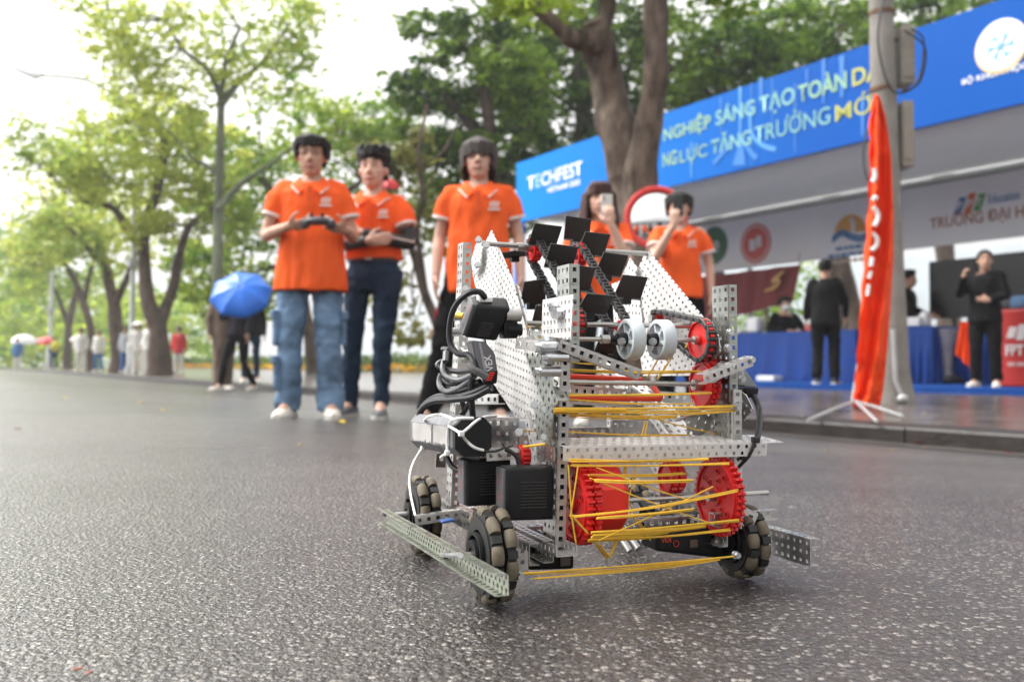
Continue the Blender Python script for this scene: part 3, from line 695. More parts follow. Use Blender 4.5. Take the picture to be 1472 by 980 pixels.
# left return of the frame: blue upright under the banner's end
mb = MB(); mb.box(sp(sL - .06, PT - .02, (DECK_Z + ZB) / 2), (.3, .06, ZB - DECK_Z), Rm); mb.build('side_strip', mat('strip_blue', (.004, .13, .56), .5, noise_amt=.08, scale=2), ban)
# grey white fascia at the back with the sponsors' signs
PBF = PB - .2
zt, zb = CAMZ + 2.64, CAMZ + 1.72
fas = thing('sponsor_banner', 'long grey white sponsor banner hung at the back inside the tent', 'banner', (0, 0, 0))
FASM = mat('fascia_white', (.74, .75, .76), .7, noise_amt=.05, scale=1.5)
mb = MB(); s0 = sof(onp(1000, 350, PBF)); mb.box(sp((s0 + sR) / 2, PBF, (zt + zb) / 2), (abs(s0 - sR), .03, zt - zb), Rm); mb.build('sheet', FASM, fas)
PQ = PBF - .018
def roundlogo(px, py, R_, m, ring=None):
    c = onp(px, py, PQ); mb = MB(); mb.disc(c, RN, R_, .006, 40, BX); mb.build('emblem', m, fas)
    if ring:
        mb = MB(); mb.ring(c + BN * .004, RN, R_ * .82, R_ * .88, .004, 40, BX); mb.build('emblem', ring, fas)
    return c + BN * .006
LG = mat('logo_green', (.012, .10, .04), .5); LR = mat('logo_red', (.5, .06, .05), .5); LWH = mat('logo_white', (.6, .6, .6), .6)
c = roundlogo(1026, 353, .36, LG); mb = MB()
for sg in (1, -1):
    p, r = smoothpath([c + BX * (-.13 * sg) + BY * .0, c + BX * (-.07 * sg) + BY * (.07), c + BX * .0, c + BX * (.1 * sg) - BY * (.05), c + BX * (.13 * sg) + BY * .02], [.02] * 5, 5); mb.tube(p, r, 6, flat=.3, up=BY)
mb.tube([c - BX * .12 - BY * .12, c + BX * .12 - BY * .12], .018, 6, flat=.3); mb.build('emblem', LWH, fas)
c = roundlogo(1086, 350, .36, LR, LWH); mb = MB(); mb.box(c - BX * .07 - BY * .02, (.14, .006, .2), Rm); mb.box(c + BX * .08 + BY * .03, (.12, .006, .2), Rm); mb.build('emblem', LWH, fas)
# arch shaped emblem left of the flag
c = onp(1222, 335, PQ); mb = MB(); LO = mat('logo_orange', (.55, .26, .05), .5)
mb.loft([[c + (BX * math.cos(k * math.pi / 24) + BY * math.sin(k * math.pi / 24)) * q + BN * .004 for k in range(25)] for q in (.02, .30)], cap=False); mb.build('emblem', LO, fas, recalc=False)
mb = MB(); mb.tube([c + BX * .06 + BN * .006, c + BX * .06 + BY * .2 + BN * .006], .04, 8, flat=.2, up=BX); mb.ell(c + BX * .06 + BY * .2 + BN * .008, (.05, .02, .05)); mb.build('emblem', LWH, fas)
mb = MB()
for dz, m_ in ((-.02, 0), (-.08, 1)):
    p, r = smoothpath([c - BX * .34 + BY * (dz - .02) + BN * .01, c - BX * .15 + BY * (dz + .07) + BN * .01, c + BY * dz + BN * .01, c + BX * .2 + BY * (dz - .06) + BN * .01, c + BX * .34 + BY * (dz - .02) + BN * .01], [.025] * 5, 5); mb.tube(p, r, 6, flat=.2, up=BY)
LBL = mat('logo_blue', (.04, .16, .36), .5)
mb.build('emblem', LBL, fas)
for dy, w, m_ in ((-.26, .5, LBL), (-.37, .78, LBL), (-.47, .6, mat('logo_tan', (.42, .34, .28), .6))):
    mb = MB(); x_ = -w * .55; r_ = random.Random(int(-dy * 100))
    while x_ < w * .45:                                # print too small to read: rows of short word-long strokes
        l_ = r_.uniform(.06, .16); mb.prism([(0, 0), (l_, 0), (l_, .055), (0, .055)], c + BX * x_ + BY * dy + BN * .006, BX, BY, .004); x_ += l_ + .025
    mb.build('emblem', m_, fas)
# three leaning panels and the university's name
for px, py, m_, lt in ((1380, 296, LBL, 'F'), (1394, 293, mat('logo_orange_red', (.55, .13, .06), .5), 'P'), (1408, 291, mat('logo_leaf', (.10, .30, .09), .5), 'T')):
    c = onp(px, py, PQ); dz = {'F': -.02, 'P': 0, 'T': .02}[lt]
    w, h = .12, (.24 if lt != 'P' else .30); mb = MB(); mb.prism([(-w / 2 - .04, -h / 2), (w / 2 - .05, -h / 2), (w / 2 + .04, h / 2), (-w / 2 + .05, h / 2)], c, BX, BY, .006); mb.build('emblem', m_, fas)
    lettering('lettering', lt, c - BX * .045 - BY * .05, BX, BY, .09, .11, LWH, fas, .04, .15, .008)
c = onp(1421, 291, PQ); lettering('lettering', 'Education', c - BY * .02, BX, BY, .44, .13, LBL, fas, .01)
c = onp(1337, 334, PQ); lettering('lettering', 'TRƯỜNG ĐẠI HỌC FPT', c, BX, BY, 2.05, .26, mat('print_brick', (.36, .15, .10), .5), fas, .02)
# ------------------------------------------------------------------ tables, screens and cloths under the tent
TCL = mat('blue_tablecloth', (.0, .034, .20), .6, noise_amt=.1, scale=4, spec=.3)
def draped_table(label, s0, s1, p0, p1, h, m, nm='table_with_cloth', grp=None):
    """table whose cloth hangs in folds to the floor; s along, p across"""
    t = thing(nm, label, 'table', (0, 0, 0), 0, grp)
    loop = []; N = 40
    def edge(a, b_, n):
        return [(a[0] + (b_[0] - a[0]) * i / n, a[1] + (b_[1] - a[1]) * i / n) for i in range(n)]
    pts = edge((s0, p0), (s1, p0), 34) + edge((s1, p0), (s1, p1), 14) + edge((s1, p1), (s0, p1), 34) + edge((s0, p1), (s0, p0), 14)
    cs, cp = (s0 + s1) / 2, (p0 + p1) / 2; rings = []
    for lev in range(8):
        f_ = lev / 7; z = DECK_Z + .005 + (h - .005) * f_; row = []
        for i, (s_, p_) in enumerate(pts):
            am = .035 * (1 - f_) ** 1.0; w = math.sin(i * 1.25 + 2 * noise.noise(Vector((i * .3, s0, 0)))) * am + .05 * (1 - f_)
            d = Vector((s_ - cs, p_ - cp)); e = Vector((math.copysign(1, d.x) if abs(abs(d.x) - abs(s1 - s0) / 2) < .01 else 0, math.copysign(1, d.y) if abs(abs(d.y) - abs(p1 - p0) / 2) < .01 else 0))
            row.append(sp(s_ + e.x * w, p_ + e.y * w, z))
        rings.append(row)
    rings.append([sp(cs + (s_ - cs) * .985, cp + (p_ - cp) * .97, DECK_Z + h + .008) for s_, p_ in pts])
    mb = MB(); mb.loft(rings); mb.build('tablecloth', m, t, True)
    return t
def band(px0, px1, p): return sof(onp(px0, 500, p)), sof(onp(px1, 500, p))
s0, s1 = band(1046, 1230, 11.0); 
draped_table('long table in a blue cloth, left of the red flag', s0, s1, 11.0, 11.7, .74, TCL)
s0, s1 = band(1262, 1340, 11.2)
draped_table('table in a blue cloth behind the grey pole, right of the red flag', s0, s1, 11.2, 11.9, .76, TCL)
s0, s1 = band(1376, 1420, 11.6)
draped_table('small blue clothed table behind the woman who points', s0, s1, 11.6, 12.2, .72, TCL)
REDC = mat('red_desk', (.46, .018, .014), .5, noise_amt=.08, scale=4)
dp = 10.6; s0, s1 = band(1428, 1560, dp); t = thing('desk', 'red fronted counter with white lettering at the right edge', 'counter', (0, 0, 0))
mb = MB(); mb.rbox(sp((s0 + s1) / 2, dp + .25, DECK_Z + .45), (abs(s0 - s1), .5, .9), .02, Rm); mb.build('body', REDC, t)
c0 = onp(1442, 505, dp - .006); dl = Vector((c0.x, c0.y, 0))
for i, dx in enumerate((.0, .11, .22)):
    mb = MB(); h_ = .13 + .05 * (i == 1); mb.prism([(-.06, -h_ / 2), (.03, -h_ / 2), (.07, h_ / 2), (-.02, h_ / 2)], dl + BX * (dx + .1) + BY * (DECK_Z + .63), BX, BY, .006); mb.build('emblem', mat('desk_white', (.72, .66, .64), .5), t)
lettering('lettering', 'FPT UNIVERSITY', dl + BX * .03 + BY * (DECK_Z + .36), BX, BY, .98, .13, mat('desk_white', (.72, .66, .64), .5), t, .03)
mb = MB()
for i in range(7): mb.prism([(0, 0), (.09, 0), (.09, .045), (0, .045)], dl + BX * (.05 + i * .11) + BY * (DECK_Z + .24), BX, BY, .006)
mb.build('emblem', mat('desk_pale', (.6, .36, .34), .5), t)
SCR = mat('black_screen', (.004, .004, .006), .25, spec=.4)
for (px0, px1, y0, y1, p_, lab) in ((1337, 1408, 373, 457, 12.3, 'large black display screen behind the woman who points'), (1412, 1520, 362, 450, 12.0, 'second black display screen at the right edge, above the red counter')):
    a = onp(px0, (y0 + y1) / 2, p_); b_ = onp(px1, (y0 + y1) / 2, p_); D_ = (a.y + b_.y) / 2
    z1 = onp((px0 + px1) / 2, y0, p_).z; z0_ = onp((px0 + px1) / 2, y1, p_).z
    t = thing('display_screen', lab, 'screen', Vector(((a.x + b_.x) / 2, (a.y + b_.y) / 2, DECK_Z)))
    mid = Vector((0, 0, (z0_ + z1) / 2 - DECK_Z)); W_ = (b_ - a).dot(BX)
    mb = MB(); mb.rbox(mid, (W_, .06, z1 - z0_), .012, Rm); mb.build('housing', DARK, t)
    mb = MB(); mb.box(mid - RN * .032, (W_ - .05, .004, z1 - z0_ - .05), Rm); mb.build('panel', SCR, t)
    mb = MB(); mb.tube([(0, 0, 0), mid], .03, 8); mb.box((0, 0, .015), (.5, .35, .03), Rm); mb.build('stand', DARK, t)
ORC = mat('orange_cloth', (.80, .09, .015), .7, noise_amt=.1, scale=5)
cp = 10.9; q = [onp(*w, cp) for w in ((1380, 462), (1398, 462), (1399, 534), (1371, 506))]
mb = MB(); rows = []
for i in range(9):
    f_ = i / 8; a = q[0].lerp(q[3], f_); b_ = q[1].lerp(q[2], f_)
    rows.append([a.lerp(b_, j / 10) + RN * (.03 * math.sin(j * 1.7 + i * .2)) for j in range(11)])
mb.loft([r + [v + RN * .05 for v in r[::-1]] for r in rows]); o = mb.build('orange_cloth', ORC, None, True)
tag(o, 'orange cloth hanging beside the woman who points', 'cloth')
t = thing('covered_stool', 'stool under a pale grey cover between the two blue tables', 'stool', foot(1360, 12.2) * 1.0)
t.location.z = DECK_Z
mb = MB(); k = 12.2 / F
prof = [(28, 78), (25, 70), (18, 55), (15, 40), (14, 22), (16, 8), (14, 2)]
mb.loft([[(math.cos(a_ * .524) * r_ * .62 * k * (1 + .1 * math.sin(a_ * 3 + h_)), math.sin(a_ * .524) * r_ * .62 * k, h_ * k) for a_ in range(12)] for r_, h_ in prof]); mb.build('cover', mat('grey_cover', (.33, .33, .35), .8, noise_amt=.2, scale=6), t, True)
mb = MB(); mb.ell((.03, -.12, .05), (.16, .1, .06)); mb.build('foot', DARK, t, True)
# dark red sheet with a gold emblem
rp = 12.2; REDB = mat('maroon_banner', (.17, .012, .013), .6, noise_amt=.12, scale=2)
t = thing('red_banner', 'dark red cloth banner with a gold emblem under the sponsor banner', 'banner', (0, 0, 0))
q = [onp(*w, rp) for w in ((1008, 398), (1149, 380), (1139, 433), (1000, 470))]
rows = []
for i in range(9):
    a = q[0].lerp(q[3], i / 8); b_ = q[1].lerp(q[2], i / 8); rows.append([a.lerp(b_, j / 24) + RN * (.04 * math.sin(j * .9 + i * .1)) for j in range(25)])
mb = MB(); mb.loft([r + [v + RN * .03 for v in r[::-1]] for r in rows]); mb.build('cloth', REDB, t, True)
GOLD = mat('emblem_gold', (.55, .32, .10), .5)
c = onp(1113, 406, rp - .07); mb = MB()
p, r = smoothpath([c + BX * -.22 - BY * .13, c + BX * -.02 - BY * .09, c + BX * .1 - BY * .0, c + BX * .02 + BY * .07, c - BX * .04 + BY * .0, c + BX * .08 + BY * .1, c + BX * .22 + BY * .18], [.015, .03, .035, .035, .03, .03, .012], 5); mb.tube(p, r, 6, flat=.3, up=BY); mb.build('emblem', GOLD, t, True)
mb = MB()
for w in ((1008, 398), (1149, 380)): 
    a = onp(*w, rp); mb.tube([a, Vector((a.x, a.y, zb + .1))], .006, 5)
mb.build('cord', DARK, t)
WB = mat('white_box', (.7, .7, .7), .6)
for px, py, p_, sz, lab in ((1106, 546, 10.75, (.34, .2, .08), 'white box lying on the blue carpet in front of the long table'), (1310, 459, 11.4, (.42, .3, .12), 'white papers and boxes on the table behind the pole'), (1182, 463, 11.3, (.5, .2, .1), 'red and white packages on the long blue table')):
    q = onp(px, py, p_); q.z = DECK_Z if py > 500 else DECK_Z + (.775 if px > 1290 else .755)
    mb = MB(); mb.rbox(q + Vector((0, 0, sz[2] / 2 + .001)), sz, .012, Rm); o = mb.build('box', WB if px != 1182 else mat('red_pack', (.5, .06, .04), .5)); tag(o, lab, 'box')

for px, py, p_, sz, lab, m_ in ((1086, 462, 11.35, (.26, .2, .26), 'pale rounded case on the long blue table beside the masked person', WB), (1450, 455, 10.9, (.3, .22, .12), 'dark box standing on the red counter at the right edge', DARK), (1468, 450, 10.85, (.2, .18, .16), 'blue grey bag on the red counter at the right edge', mat('bag_blue', (.08, .16, .28), .7)), (1060, 470, 11.2, (.3, .22, .05), 'flat stack of leaflets at the left end of the long blue table', WB), (1330, 470, 11.4, (.1, .1, .2), 'small pale bottle on the table behind the grey pole', WB)):
    q = onp(px, py, p_); q.z = DECK_Z + (.905 if px > 1440 else .775 if px > 1290 else .755)
    mb = MB(); mb.rbox(q + Vector((0, 0, sz[2] / 2 + .001)), sz, min(sz) * .3, Rm, 3); o = mb.build('box', m_); tag(o, lab, 'box')
# ------------------------------------------------------------------ people
SKIN = mat('skin', (.50, .29, .205), .5, noise_amt=.06, scale=14, spec=.35)
SKIN2 = mat('skin_fair', (.56, .345, .26), .5, noise_amt=.06, scale=14, spec=.35)
HAIR = mat('black_hair', (.010, .008, .007), .5, spec=.3, noise_amt=.4, scale=40, bump=.6, bscale=90, stretch=(1, 1, .25))
HAIRB = mat('brown_hair', (.050, .017, .012), .5, spec=.3, noise_amt=.4, scale=40, bump=.6, bscale=90, stretch=(1, 1, .2))
POLO = mat('orange_polo', (.84, .115, .022), .8, noise_amt=.07, scale=9, bump=.6, bscale=11, spec=.15, stretch=(1, 1, .5))
TRIM = mat('white_trim', (.75, .68, .64), .7)
DENIM = mat('washed_denim', (.13, .205, .31), .85, noise_amt=.75, scale=5.5, bump=.6, bscale=22)
DENIMD = mat('dark_denim', (.018, .034, .062), .85, noise_amt=.4, scale=6, bump=.4, bscale=26)
BLACKC = mat('black_cloth', (.004, .004, .005), .8, noise_amt=.3, scale=8, bump=.4, bscale=18)
SHOEW = mat('white_shoe', (.68, .64, .56), .6, noise_amt=.08, scale=20); SHOEG = mat('grey_shoe', (.12, .12, .13), .7, noise_amt=.2)
SOLE = mat('shoe_sole', (.55, .53, .49), .6)
EYEW = mat('eye_white', (.65, .62, .6), .3); IRIS = mat('iris', (.012, .008, .006), .2); LIP = mat('lip', (.40, .15, .13), .45)
def V(*a): return Vector(a)
def limb(mb, pts, rads, seg=10):
    p, r = smoothpath(pts, rads, 3); mb.tube(p, r, seg)
def hand(mb, w, d, palm, thumb_side, grip=.6, s=1.0, spread=1.0):
    """palm plus five fingers of unequal length: w wrist, d pointing direction, palm = direction the palm faces, thumb_side = direction of the thumb"""
    d = d.normalized(); palm = (palm - d * palm.dot(d)).normalized(); t = (thumb_side - d * thumb_side.dot(d) - palm * thumb_side.dot(palm)).normalized()
    k = .085 * s; R = Matrix((t, palm, d)).transposed()
    mb.ell(w + d * k * .55, (.042 * s, .017 * s, k * .68), R, 12, 8)
    mb.tube([w - d * .03 * s, w + d * .03 * s], [.024 * s, .026 * s], 10)
    for i, (off, ln, rr) in enumerate(((.031, .072, .0088), (.0105, .080, .0092), (-.0105, .074, .0088), (-.031, .058, .0078))):
        b = w + d * (k * (1.05 - .05 * abs(i - 1))) + t * off * s
        a1 = grip * .75; a2 = grip * 1.65; a3 = grip * 2.3; fan = t * (off * 1.6 * spread)
        d1 = (d * math.cos(a1) + palm * math.sin(a1) + fan).normalized(); d2 = (d * math.cos(a2) + palm * math.sin(a2) + fan).normalized(); d3 = (d * math.cos(a3) + palm * math.sin(a3) + fan).normalized()
        l = ln * s; p1 = b + d1 * l * .45; p2 = p1 + d2 * l * .32; p3 = p2 + d3 * l * .25
        mb.tube([b - d * .014 * s, b, p1, p2, p3], [rr * s * 1.05, rr * s * 1.08, rr * s, rr * s * .92, rr * s * .66], 7)
    b = w + d * k * .22 + t * .030 * s
    d1 = (t * .85 + d * .65 + palm * .25).normalized(); d2 = (t * .3 + d * .85 + palm * (.3 + grip * .5)).normalized()
    p1 = b + d1 * .034 * s; p2 = p1 + d2 * .030 * s; p3 = p2 + d2 * .022 * s
    mb.tube([b - d1 * .012 * s, b, p1, p2, p3], [.013 * s, .0135 * s, .0115 * s, .0105 * s, .0075 * s], 7)
def sect(z, x, y, cy=0.0, cx=0.0, n=20, pw=2.4):
    out = []
    for k in range(n):
        a = 2 * math.pi * k / n; c, s_ = math.cos(a), math.sin(a)
        out.append(V(cx + math.copysign(abs(c) ** (2 / pw), c) * x, cy + math.copysign(abs(s_) ** (2 / pw), s_) * y, z))
    return out
def wrinkle(me, amp, sc, seed, zs=1.0):
    n = len(me.vertices); co = np.empty(n * 3); me.vertices.foreach_get('co', co); co = co.reshape(-1, 3)
    no = np.empty(n * 3); me.vertices.foreach_get('normal', no); no = no.reshape(-1, 3)
    w = np.array([noise.noise(Vector((c[0] * sc + seed, c[1] * sc, c[2] * sc * zs))) + .5 * noise.noise(Vector((c[0] * sc * 2.3, c[1] * sc * 2.3 + seed, c[2] * sc * 2.3 * zs))) for c in co])
    me.vertices.foreach_set('co', (co + no * (w * amp)[:, None]).ravel()); me.update()
# arm pose: elbow, wrist, hand direction, palm direction, thumb direction for the picture-left and picture-right arm (x right, -y to the viewer, H = 1.70)
HANG = {-1: (V(-.235, .03, 1.12), V(-.25, -.06, .87), V(-.02, -.06, -1), V(1, 0, 0), V(0, -1, 0)), 1: (V(.235, .03, 1.12), V(.25, -.06, .87), V(.02, -.06, -1), V(-1, 0, 0), V(0, -1, 0))}
def person(label, loc, H, rz=0.0, arms=None, shirt='polo', shirtm=None, pants='slim', pantm=None, shoem=None, skin=None, hairf='short', hairm=None, head_tilt=0.0, head_turn=0.0, feet=None,
           vox=.0085, girth=1.0, tuck=False, group=None, coarse=False, seated=False, knees=None, sleeve=.62, grip=(.35, .35), glasses=False, mask=False, face=True, hem=.86):
    skin = skin or SKIN; hairm = hairm or HAIR
    t = thing('person', label, 'person', loc, rz, group, H / 1.70)
    A = dict(HANG); A.update(arms or {})
    g = girth
    feet = feet or {-1: V(-.115, -.02, 0), 1: V(.115, .0, 0)}
    hip = {s: V(s * .085, 0, .90) for s in (-1, 1)}
    kn = knees or {s: V((hip[s].x + feet[s].x) / 2 + s * .005, (feet[s].y) / 2 - .025, .485) for s in (-1, 1)}
    toe = {s: V(s * .22, -1, 0).normalized() for s in (-1, 1)}
    def head(mb):
        c = V(0, -.008, 1.59)
        mb.ell(c + V(0, .012, .02), (.075, .094, .092), None, 18, 12)
        mb.ell(c + V(0, -.028, -.045), (.058, .064, .072), None, 16, 10)
        mb.ell(c + V(0, -.062, -.092), (.030, .026, .022), None, 10, 6)
        mb.ell(c + V(.034, -.046, -.022), (.028, .03, .030), None, 10, 6); mb.ell(c + V(-.034, -.046, -.022), (.028, .03, .030), None, 10, 6)
        for s in (-1, 1): mb.ell(c + V(s * .030, -.056, .012), (.024, .0225, .020), None, 10, 6)
        mb.tube([c + V(0, -.084, .018), c + V(0, -.098, -.012), c + V(0, -.108, -.030), c + V(0, -.092, -.038)], [.008, .0095, .0125, .0095], 8)
        mb.ell(c + V(.013, -.094, -.033), (.009, .011, .008), None, 8, 5); mb.ell(c + V(-.013, -.094, -.033), (.009, .011, .008), None, 8, 5)
        mb.tube([c + V(-.055, -.066, .034), c + V(0, -.088, .03), c + V(.055, -.066, .034)], [.007, .008, .007], 8)
        mb.ell(c + V(0, -.086, -.066), (.022, .012, .008), None, 10, 6)
        for s in (-1, 1): mb.ell(c + V(s * .077, .014, -.012), (.009, .018, .028), None, 8, 8)
    Rh = Matrix.Rotation(head_turn, 3, 'Z') @ Matrix.Rotation(head_tilt, 3, 'X'); piv = V(0, .01, 1.48)
    def hx(mb, n0):
        for i in range(n0, len(mb.v)):
            q = Vector(mb.v[i]); q = V(q.x * 1.13, (q.y + .008) * 1.13 - .012, 1.449 + (q.z - 1.475) * 1.13); mb.v[i] = tuple(piv + Rh @ (q - piv))
    # body: one continuous surface
    mb = MB(); n0 = 0; head(mb); hx(mb, 0)
    mb.tube([V(0, .025, 1.36), V(0, .015, 1.43), piv + Rh @ V(0, .0, .04)], [.064, .057, .055], 12)
    mb.loft([sect(z, x * g, y * g) for z, x, y in ((.84, .10, .08), (.92, .145, .095), (1.03, .125, .085), (1.18, .14, .095), (1.30, .155, .10), (1.39, .13, .08), (1.43, .06, .055))])
    for s in (-1, 1):
        el, wr, hd, pd, td = A[s]; sh = V(s * .165, .012, 1.385)
        limb(mb, [V(s * .12, .012, 1.37), sh - V(0, 0, .02), sh.lerp(el, .5), el, el.lerp(wr, .35), wr], [.05, .052, .043, .036, .038, .025])
        hand(mb, wr, hd, pd, td, grip[0] if s < 0 else grip[1])
        an = feet[s] + V(0, .02, .09)
        limb(mb, [hip[s] + V(0, 0, .03), hip[s].lerp(kn[s], .4), kn[s], kn[s].lerp(an, .35), an], [.082, .07, .05, .05, .034])
        mb.tube([an, feet[s] + toe[s] * .08 + V(0, 0, .045), feet[s] + toe[s] * .14 + V(0, 0, .035)], [.036, .035, .022], 8)
    link('body', remesh(mb, vox * (1 if not coarse else 2.0), 2), skin, t)
    # trousers
    mb = MB()
    w = {'slim': (.098, .082, .062, .060, .052), 'wide': (.105, .092, .076, .075, .082), 'straight': (.104, .092, .078, .076, .074)}[pants]
    if not seated: mb.loft([sect(z, x * g, y * g) for z, x, y in ((.80, .15, .105), (.88, .172, .122), (.95, .165, .118), (1.02, .15, .105))])
    for s in (-1, 1):
        an = feet[s] + V(0, .02, .075 if pants != 'wide' else .05)
        p, r = smoothpath([hip[s] + V(s * .005, 0, .02), hip[s].lerp(kn[s], .45) + V(s * .008, 0, 0), kn[s], kn[s].lerp(an, .5), an], list(w), 6)
        r = [q * (1 + .05 * math.sin(i * 2.1) * (i > len(r) * .35)) for i, q in enumerate(r)]
        mb.tube(p, r, 14)
    me = remesh(mb, .013 * (2 if coarse else 1), 2); wrinkle(me, .014, 9, 3.1 + len(label), .8); wrinkle(me, .006, 22, 1.1 + len(label), 1.3); link('trousers', me, pantm or BLACKC, t)
    # shoes
    for s in (-1, 1):
        f_ = feet[s]; d = toe[s]; sd = V(-d.y, d.x, 0); mb = MB(); rings = []
        for q, wd_, h in ((-.085, .022, .05), (-.07, .036, .085), (-.02, .040, .095), (.04, .044, .075), (.10, .050, .055), (.15, .044, .045), (.185, .022, .028)):
            c = f_ + d * q; rings.append([c + sd * (wd_ * math.cos(a)) + V(0, 0, .012 + max(0, math.sin(a)) ** .8 * h if math.sin(a) > 0 else .012) for a in [2 * math.pi * k / 14 for k in range(14)]])
        mb.loft(rings); sh_ = mb.build('shoe', shoem or SHOEW, t, True)
        mb = MB(); pl = []
        for q, wd_ in ((-.09, .026), (-.07, .04), (-.02, .043), (.04, .047), (.10, .053), (.15, .047), (.19, .025)):
            c = f_ + d * q; pl.append([c + sd * wd_ + V(0, 0, 0), c - sd * wd_, c - sd * wd_ + V(0, 0, .026), c + sd * wd_ + V(0, 0, .026)])
        mb.loft(pl); mb.build('sole', SOLE, sh_)
    # shirt or jacket
    mb = MB(); zb_ = 1.0 if tuck else hem
    k_ = .0 if tuck else .022
    prof = [(zb_, .178 + k_, .134 + k_), (zb_ + .07, .176 + k_, .132 + k_), (1.05, .166 + k_ * .6, .124 + k_ * .6), (1.16, .168 + k_ * .3, .126 + k_ * .3), (1.28, .178, .128), (1.345, .168, .112), (1.385, .125, .088), (1.412, .080, .070)]
    mb.loft([sect(z, x * g, y * g) for z, x, y in prof])
    cuffs = []
    for s in (-1, 1):
        el, wr = A[s][0], A[s][1]; sh = V(s * .165, .012, 1.38)
        if sleeve <= 1:
            e = sh.lerp(el, sleeve); mb.tube([V(s * .10, .012, 1.372), V(s * .15, .012, 1.362), sh.lerp(e, .5), e], [.056, .066, .069, .072], 14); cuffs.append((e, (el - sh).normalized(), .071))
        else:
            p, r = smoothpath([V(s * .11, .012, 1.375), sh, sh.lerp(el, .5), el, el.lerp(wr, .5), wr], [.066, .07, .062, .056, .050, .044], 3); mb.tube(p, r, 12)
    sm = shirtm or POLO
    me = remesh(mb, .0115 * (2 if coarse else 1), 2); wrinkle(me, .015, 7.0, 1.7 * len(label), .55); wrinkle(me, .006, 19, 2.7 * len(label), .35); shirt_o = link('shirt' if sleeve <= 1 else 'jacket', me, sm, t)
    if shirt == 'polo':
        mb = MB()
        for s in (-1, 1):
            pts = [V(0, .085, 1.455), V(s * .058, .06, 1.452), V(s * .074, .005, 1.442), V(s * .058, -.06, 1.418), V(s * .018, -.105, 1.365)]
            out = [V(0, .11, 1.415), V(s * .085, .08, 1.410), V(s * .118, .0, 1.400), V(s * .102, -.085, 1.372), V(s * .062, -.142, 1.322)]
            a, _ = smoothpath(pts, [0] * 5, 4); b, _ = smoothpath(out, [0] * 5, 4)
            mb.loft([[u, v_, v_ + V(0, -.004, .005), u + V(0, -.003, .005)] for u, v_ in zip(a, b)])
        col_ = mb.build('collar', sm, shirt_o, True)
        mb = MB()
        for s in (-1, 1):
            out = [V(s * .085, .082, 1.410), V(s * .119, .0, 1.399), V(s * .103, -.087, 1.371), V(s * .062, -.145, 1.321)]
            b, _ = smoothpath(out, [0] * 4, 4); mb.tube(b, .0045, 6)
        for e, d, r in cuffs: mb.tube([e - d * .013, e + d * .004], r + .002, 16)
        mb.build('trim', TRIM, shirt_o, True)
        mb = MB(); mb.box((0, -.128 * g, 1.30), (.032, .008, .14)); 
        mb.build('placket', sm, shirt_o)
        for k in range(3):
            mb = MB(); mb.disc((0, -.134 * g, 1.25 + k * .045), (0, 1, 0), .006, .004, 8); mb.build('button', mat('button', (.5, .1, .04), .4), shirt_o)
        mb = MB()
        for k, (w_, h_) in enumerate(((.016, .030), (.016, .036), (.016, .030))): mb.prism([(-w_ / 2, -h_ / 2), (w_ / 2 - .004, -h_ / 2), (w_ / 2 + .003, h_ / 2), (-w_ / 2 + .006, h_ / 2)], (.075 + k * .019, -.126 * g, 1.285), (1, 0, 0), (0, 0, 1), .012)
        mb.box((.094, -.126 * g, 1.255), (.07, .012, .01)); mb.build('chest_print', TRIM, shirt_o)
    if shirt in ('suit', 'coat'):
        mb = MB(); mb.loft([sect(z, x, y, .012) for z, x, y in ((1.36, .12, .09), (1.40, .088, .078), (1.438, .072, .066), (1.44, .062, .058))]); mb.build('collar', sm, shirt_o, True)
    if tuck:
        mb = MB(); mb.loft([sect(z, .163 * g + .004, .119 * g + .004) for z in (.985, 1.025)]); mb.build('belt', mat('belt', (.02, .014, .012), .4), t)
        mb = MB(); mb.rbox((0, -.125 * g, 1.005), (.045, .01, .036), .004); mb.build('buckle', STEEL, t)
    # face and hair
    c = V(0, -.008, 1.59)
    if face:
        for s in (-1, 1):
            mb = MB(); mb.ell(c + V(s * .031, -.0755, .011), (.0125, .0065, .0048), None, 10, 6); hx(mb, 0); e_ = mb.build('eye', EYEW, t, True)
            mb = MB(); mb.ell(c + V(s * .031, -.0792, .0115), (.0064, .0045, .0050), None, 8, 6); hx(mb, 0); mb.build('iris', IRIS, e_, True)
            mb = MB(); mb.tube([c + V(s * .014, -.086, .033), c + V(s * .032, -.084, .040), c + V(s * .05, -.072, .035)], [.0035, .0045, .0025], 6); hx(mb, 0); mb.build('eyebrow', HAIR, t)
        mb = MB(); mb.tube([c + V(-.025, -.089, -.064), c + V(0, -.099, -.066), c + V(.025, -.089, -.064)], [.003, .0062, .003], 8); hx(mb, 0); mb.build('lips', LIP, t, True)
    if mask:
        mb = MB(); mb.ell(c + V(0, -.06, -.055), (.062, .058, .052), None, 14, 8); hx(mb, 0); mb.build('face_mask', WHITE, t, True)
    if glasses:
        mb = MB()
        for s in (-1, 1):
            pts = [c + V(s * .033 + .024 * math.cos(k * .5236), -.094 - .0, .010 + .018 * math.sin(k * .5236)) for k in range(12)]; mb.tube(pts, .0016, 5, closed=True)
            mb.tube([c + V(s * .057, -.092, .014), c + V(s * .082, .01, .008)], .002, 5)
        mb.tube([c + V(-.009, -.094, .012), c + V(.009, -.094, .012)], .002, 5); hx(mb, 0); mb.build('glasses', DARK, t)
    rr = random.Random(len(label)); mb = MB()
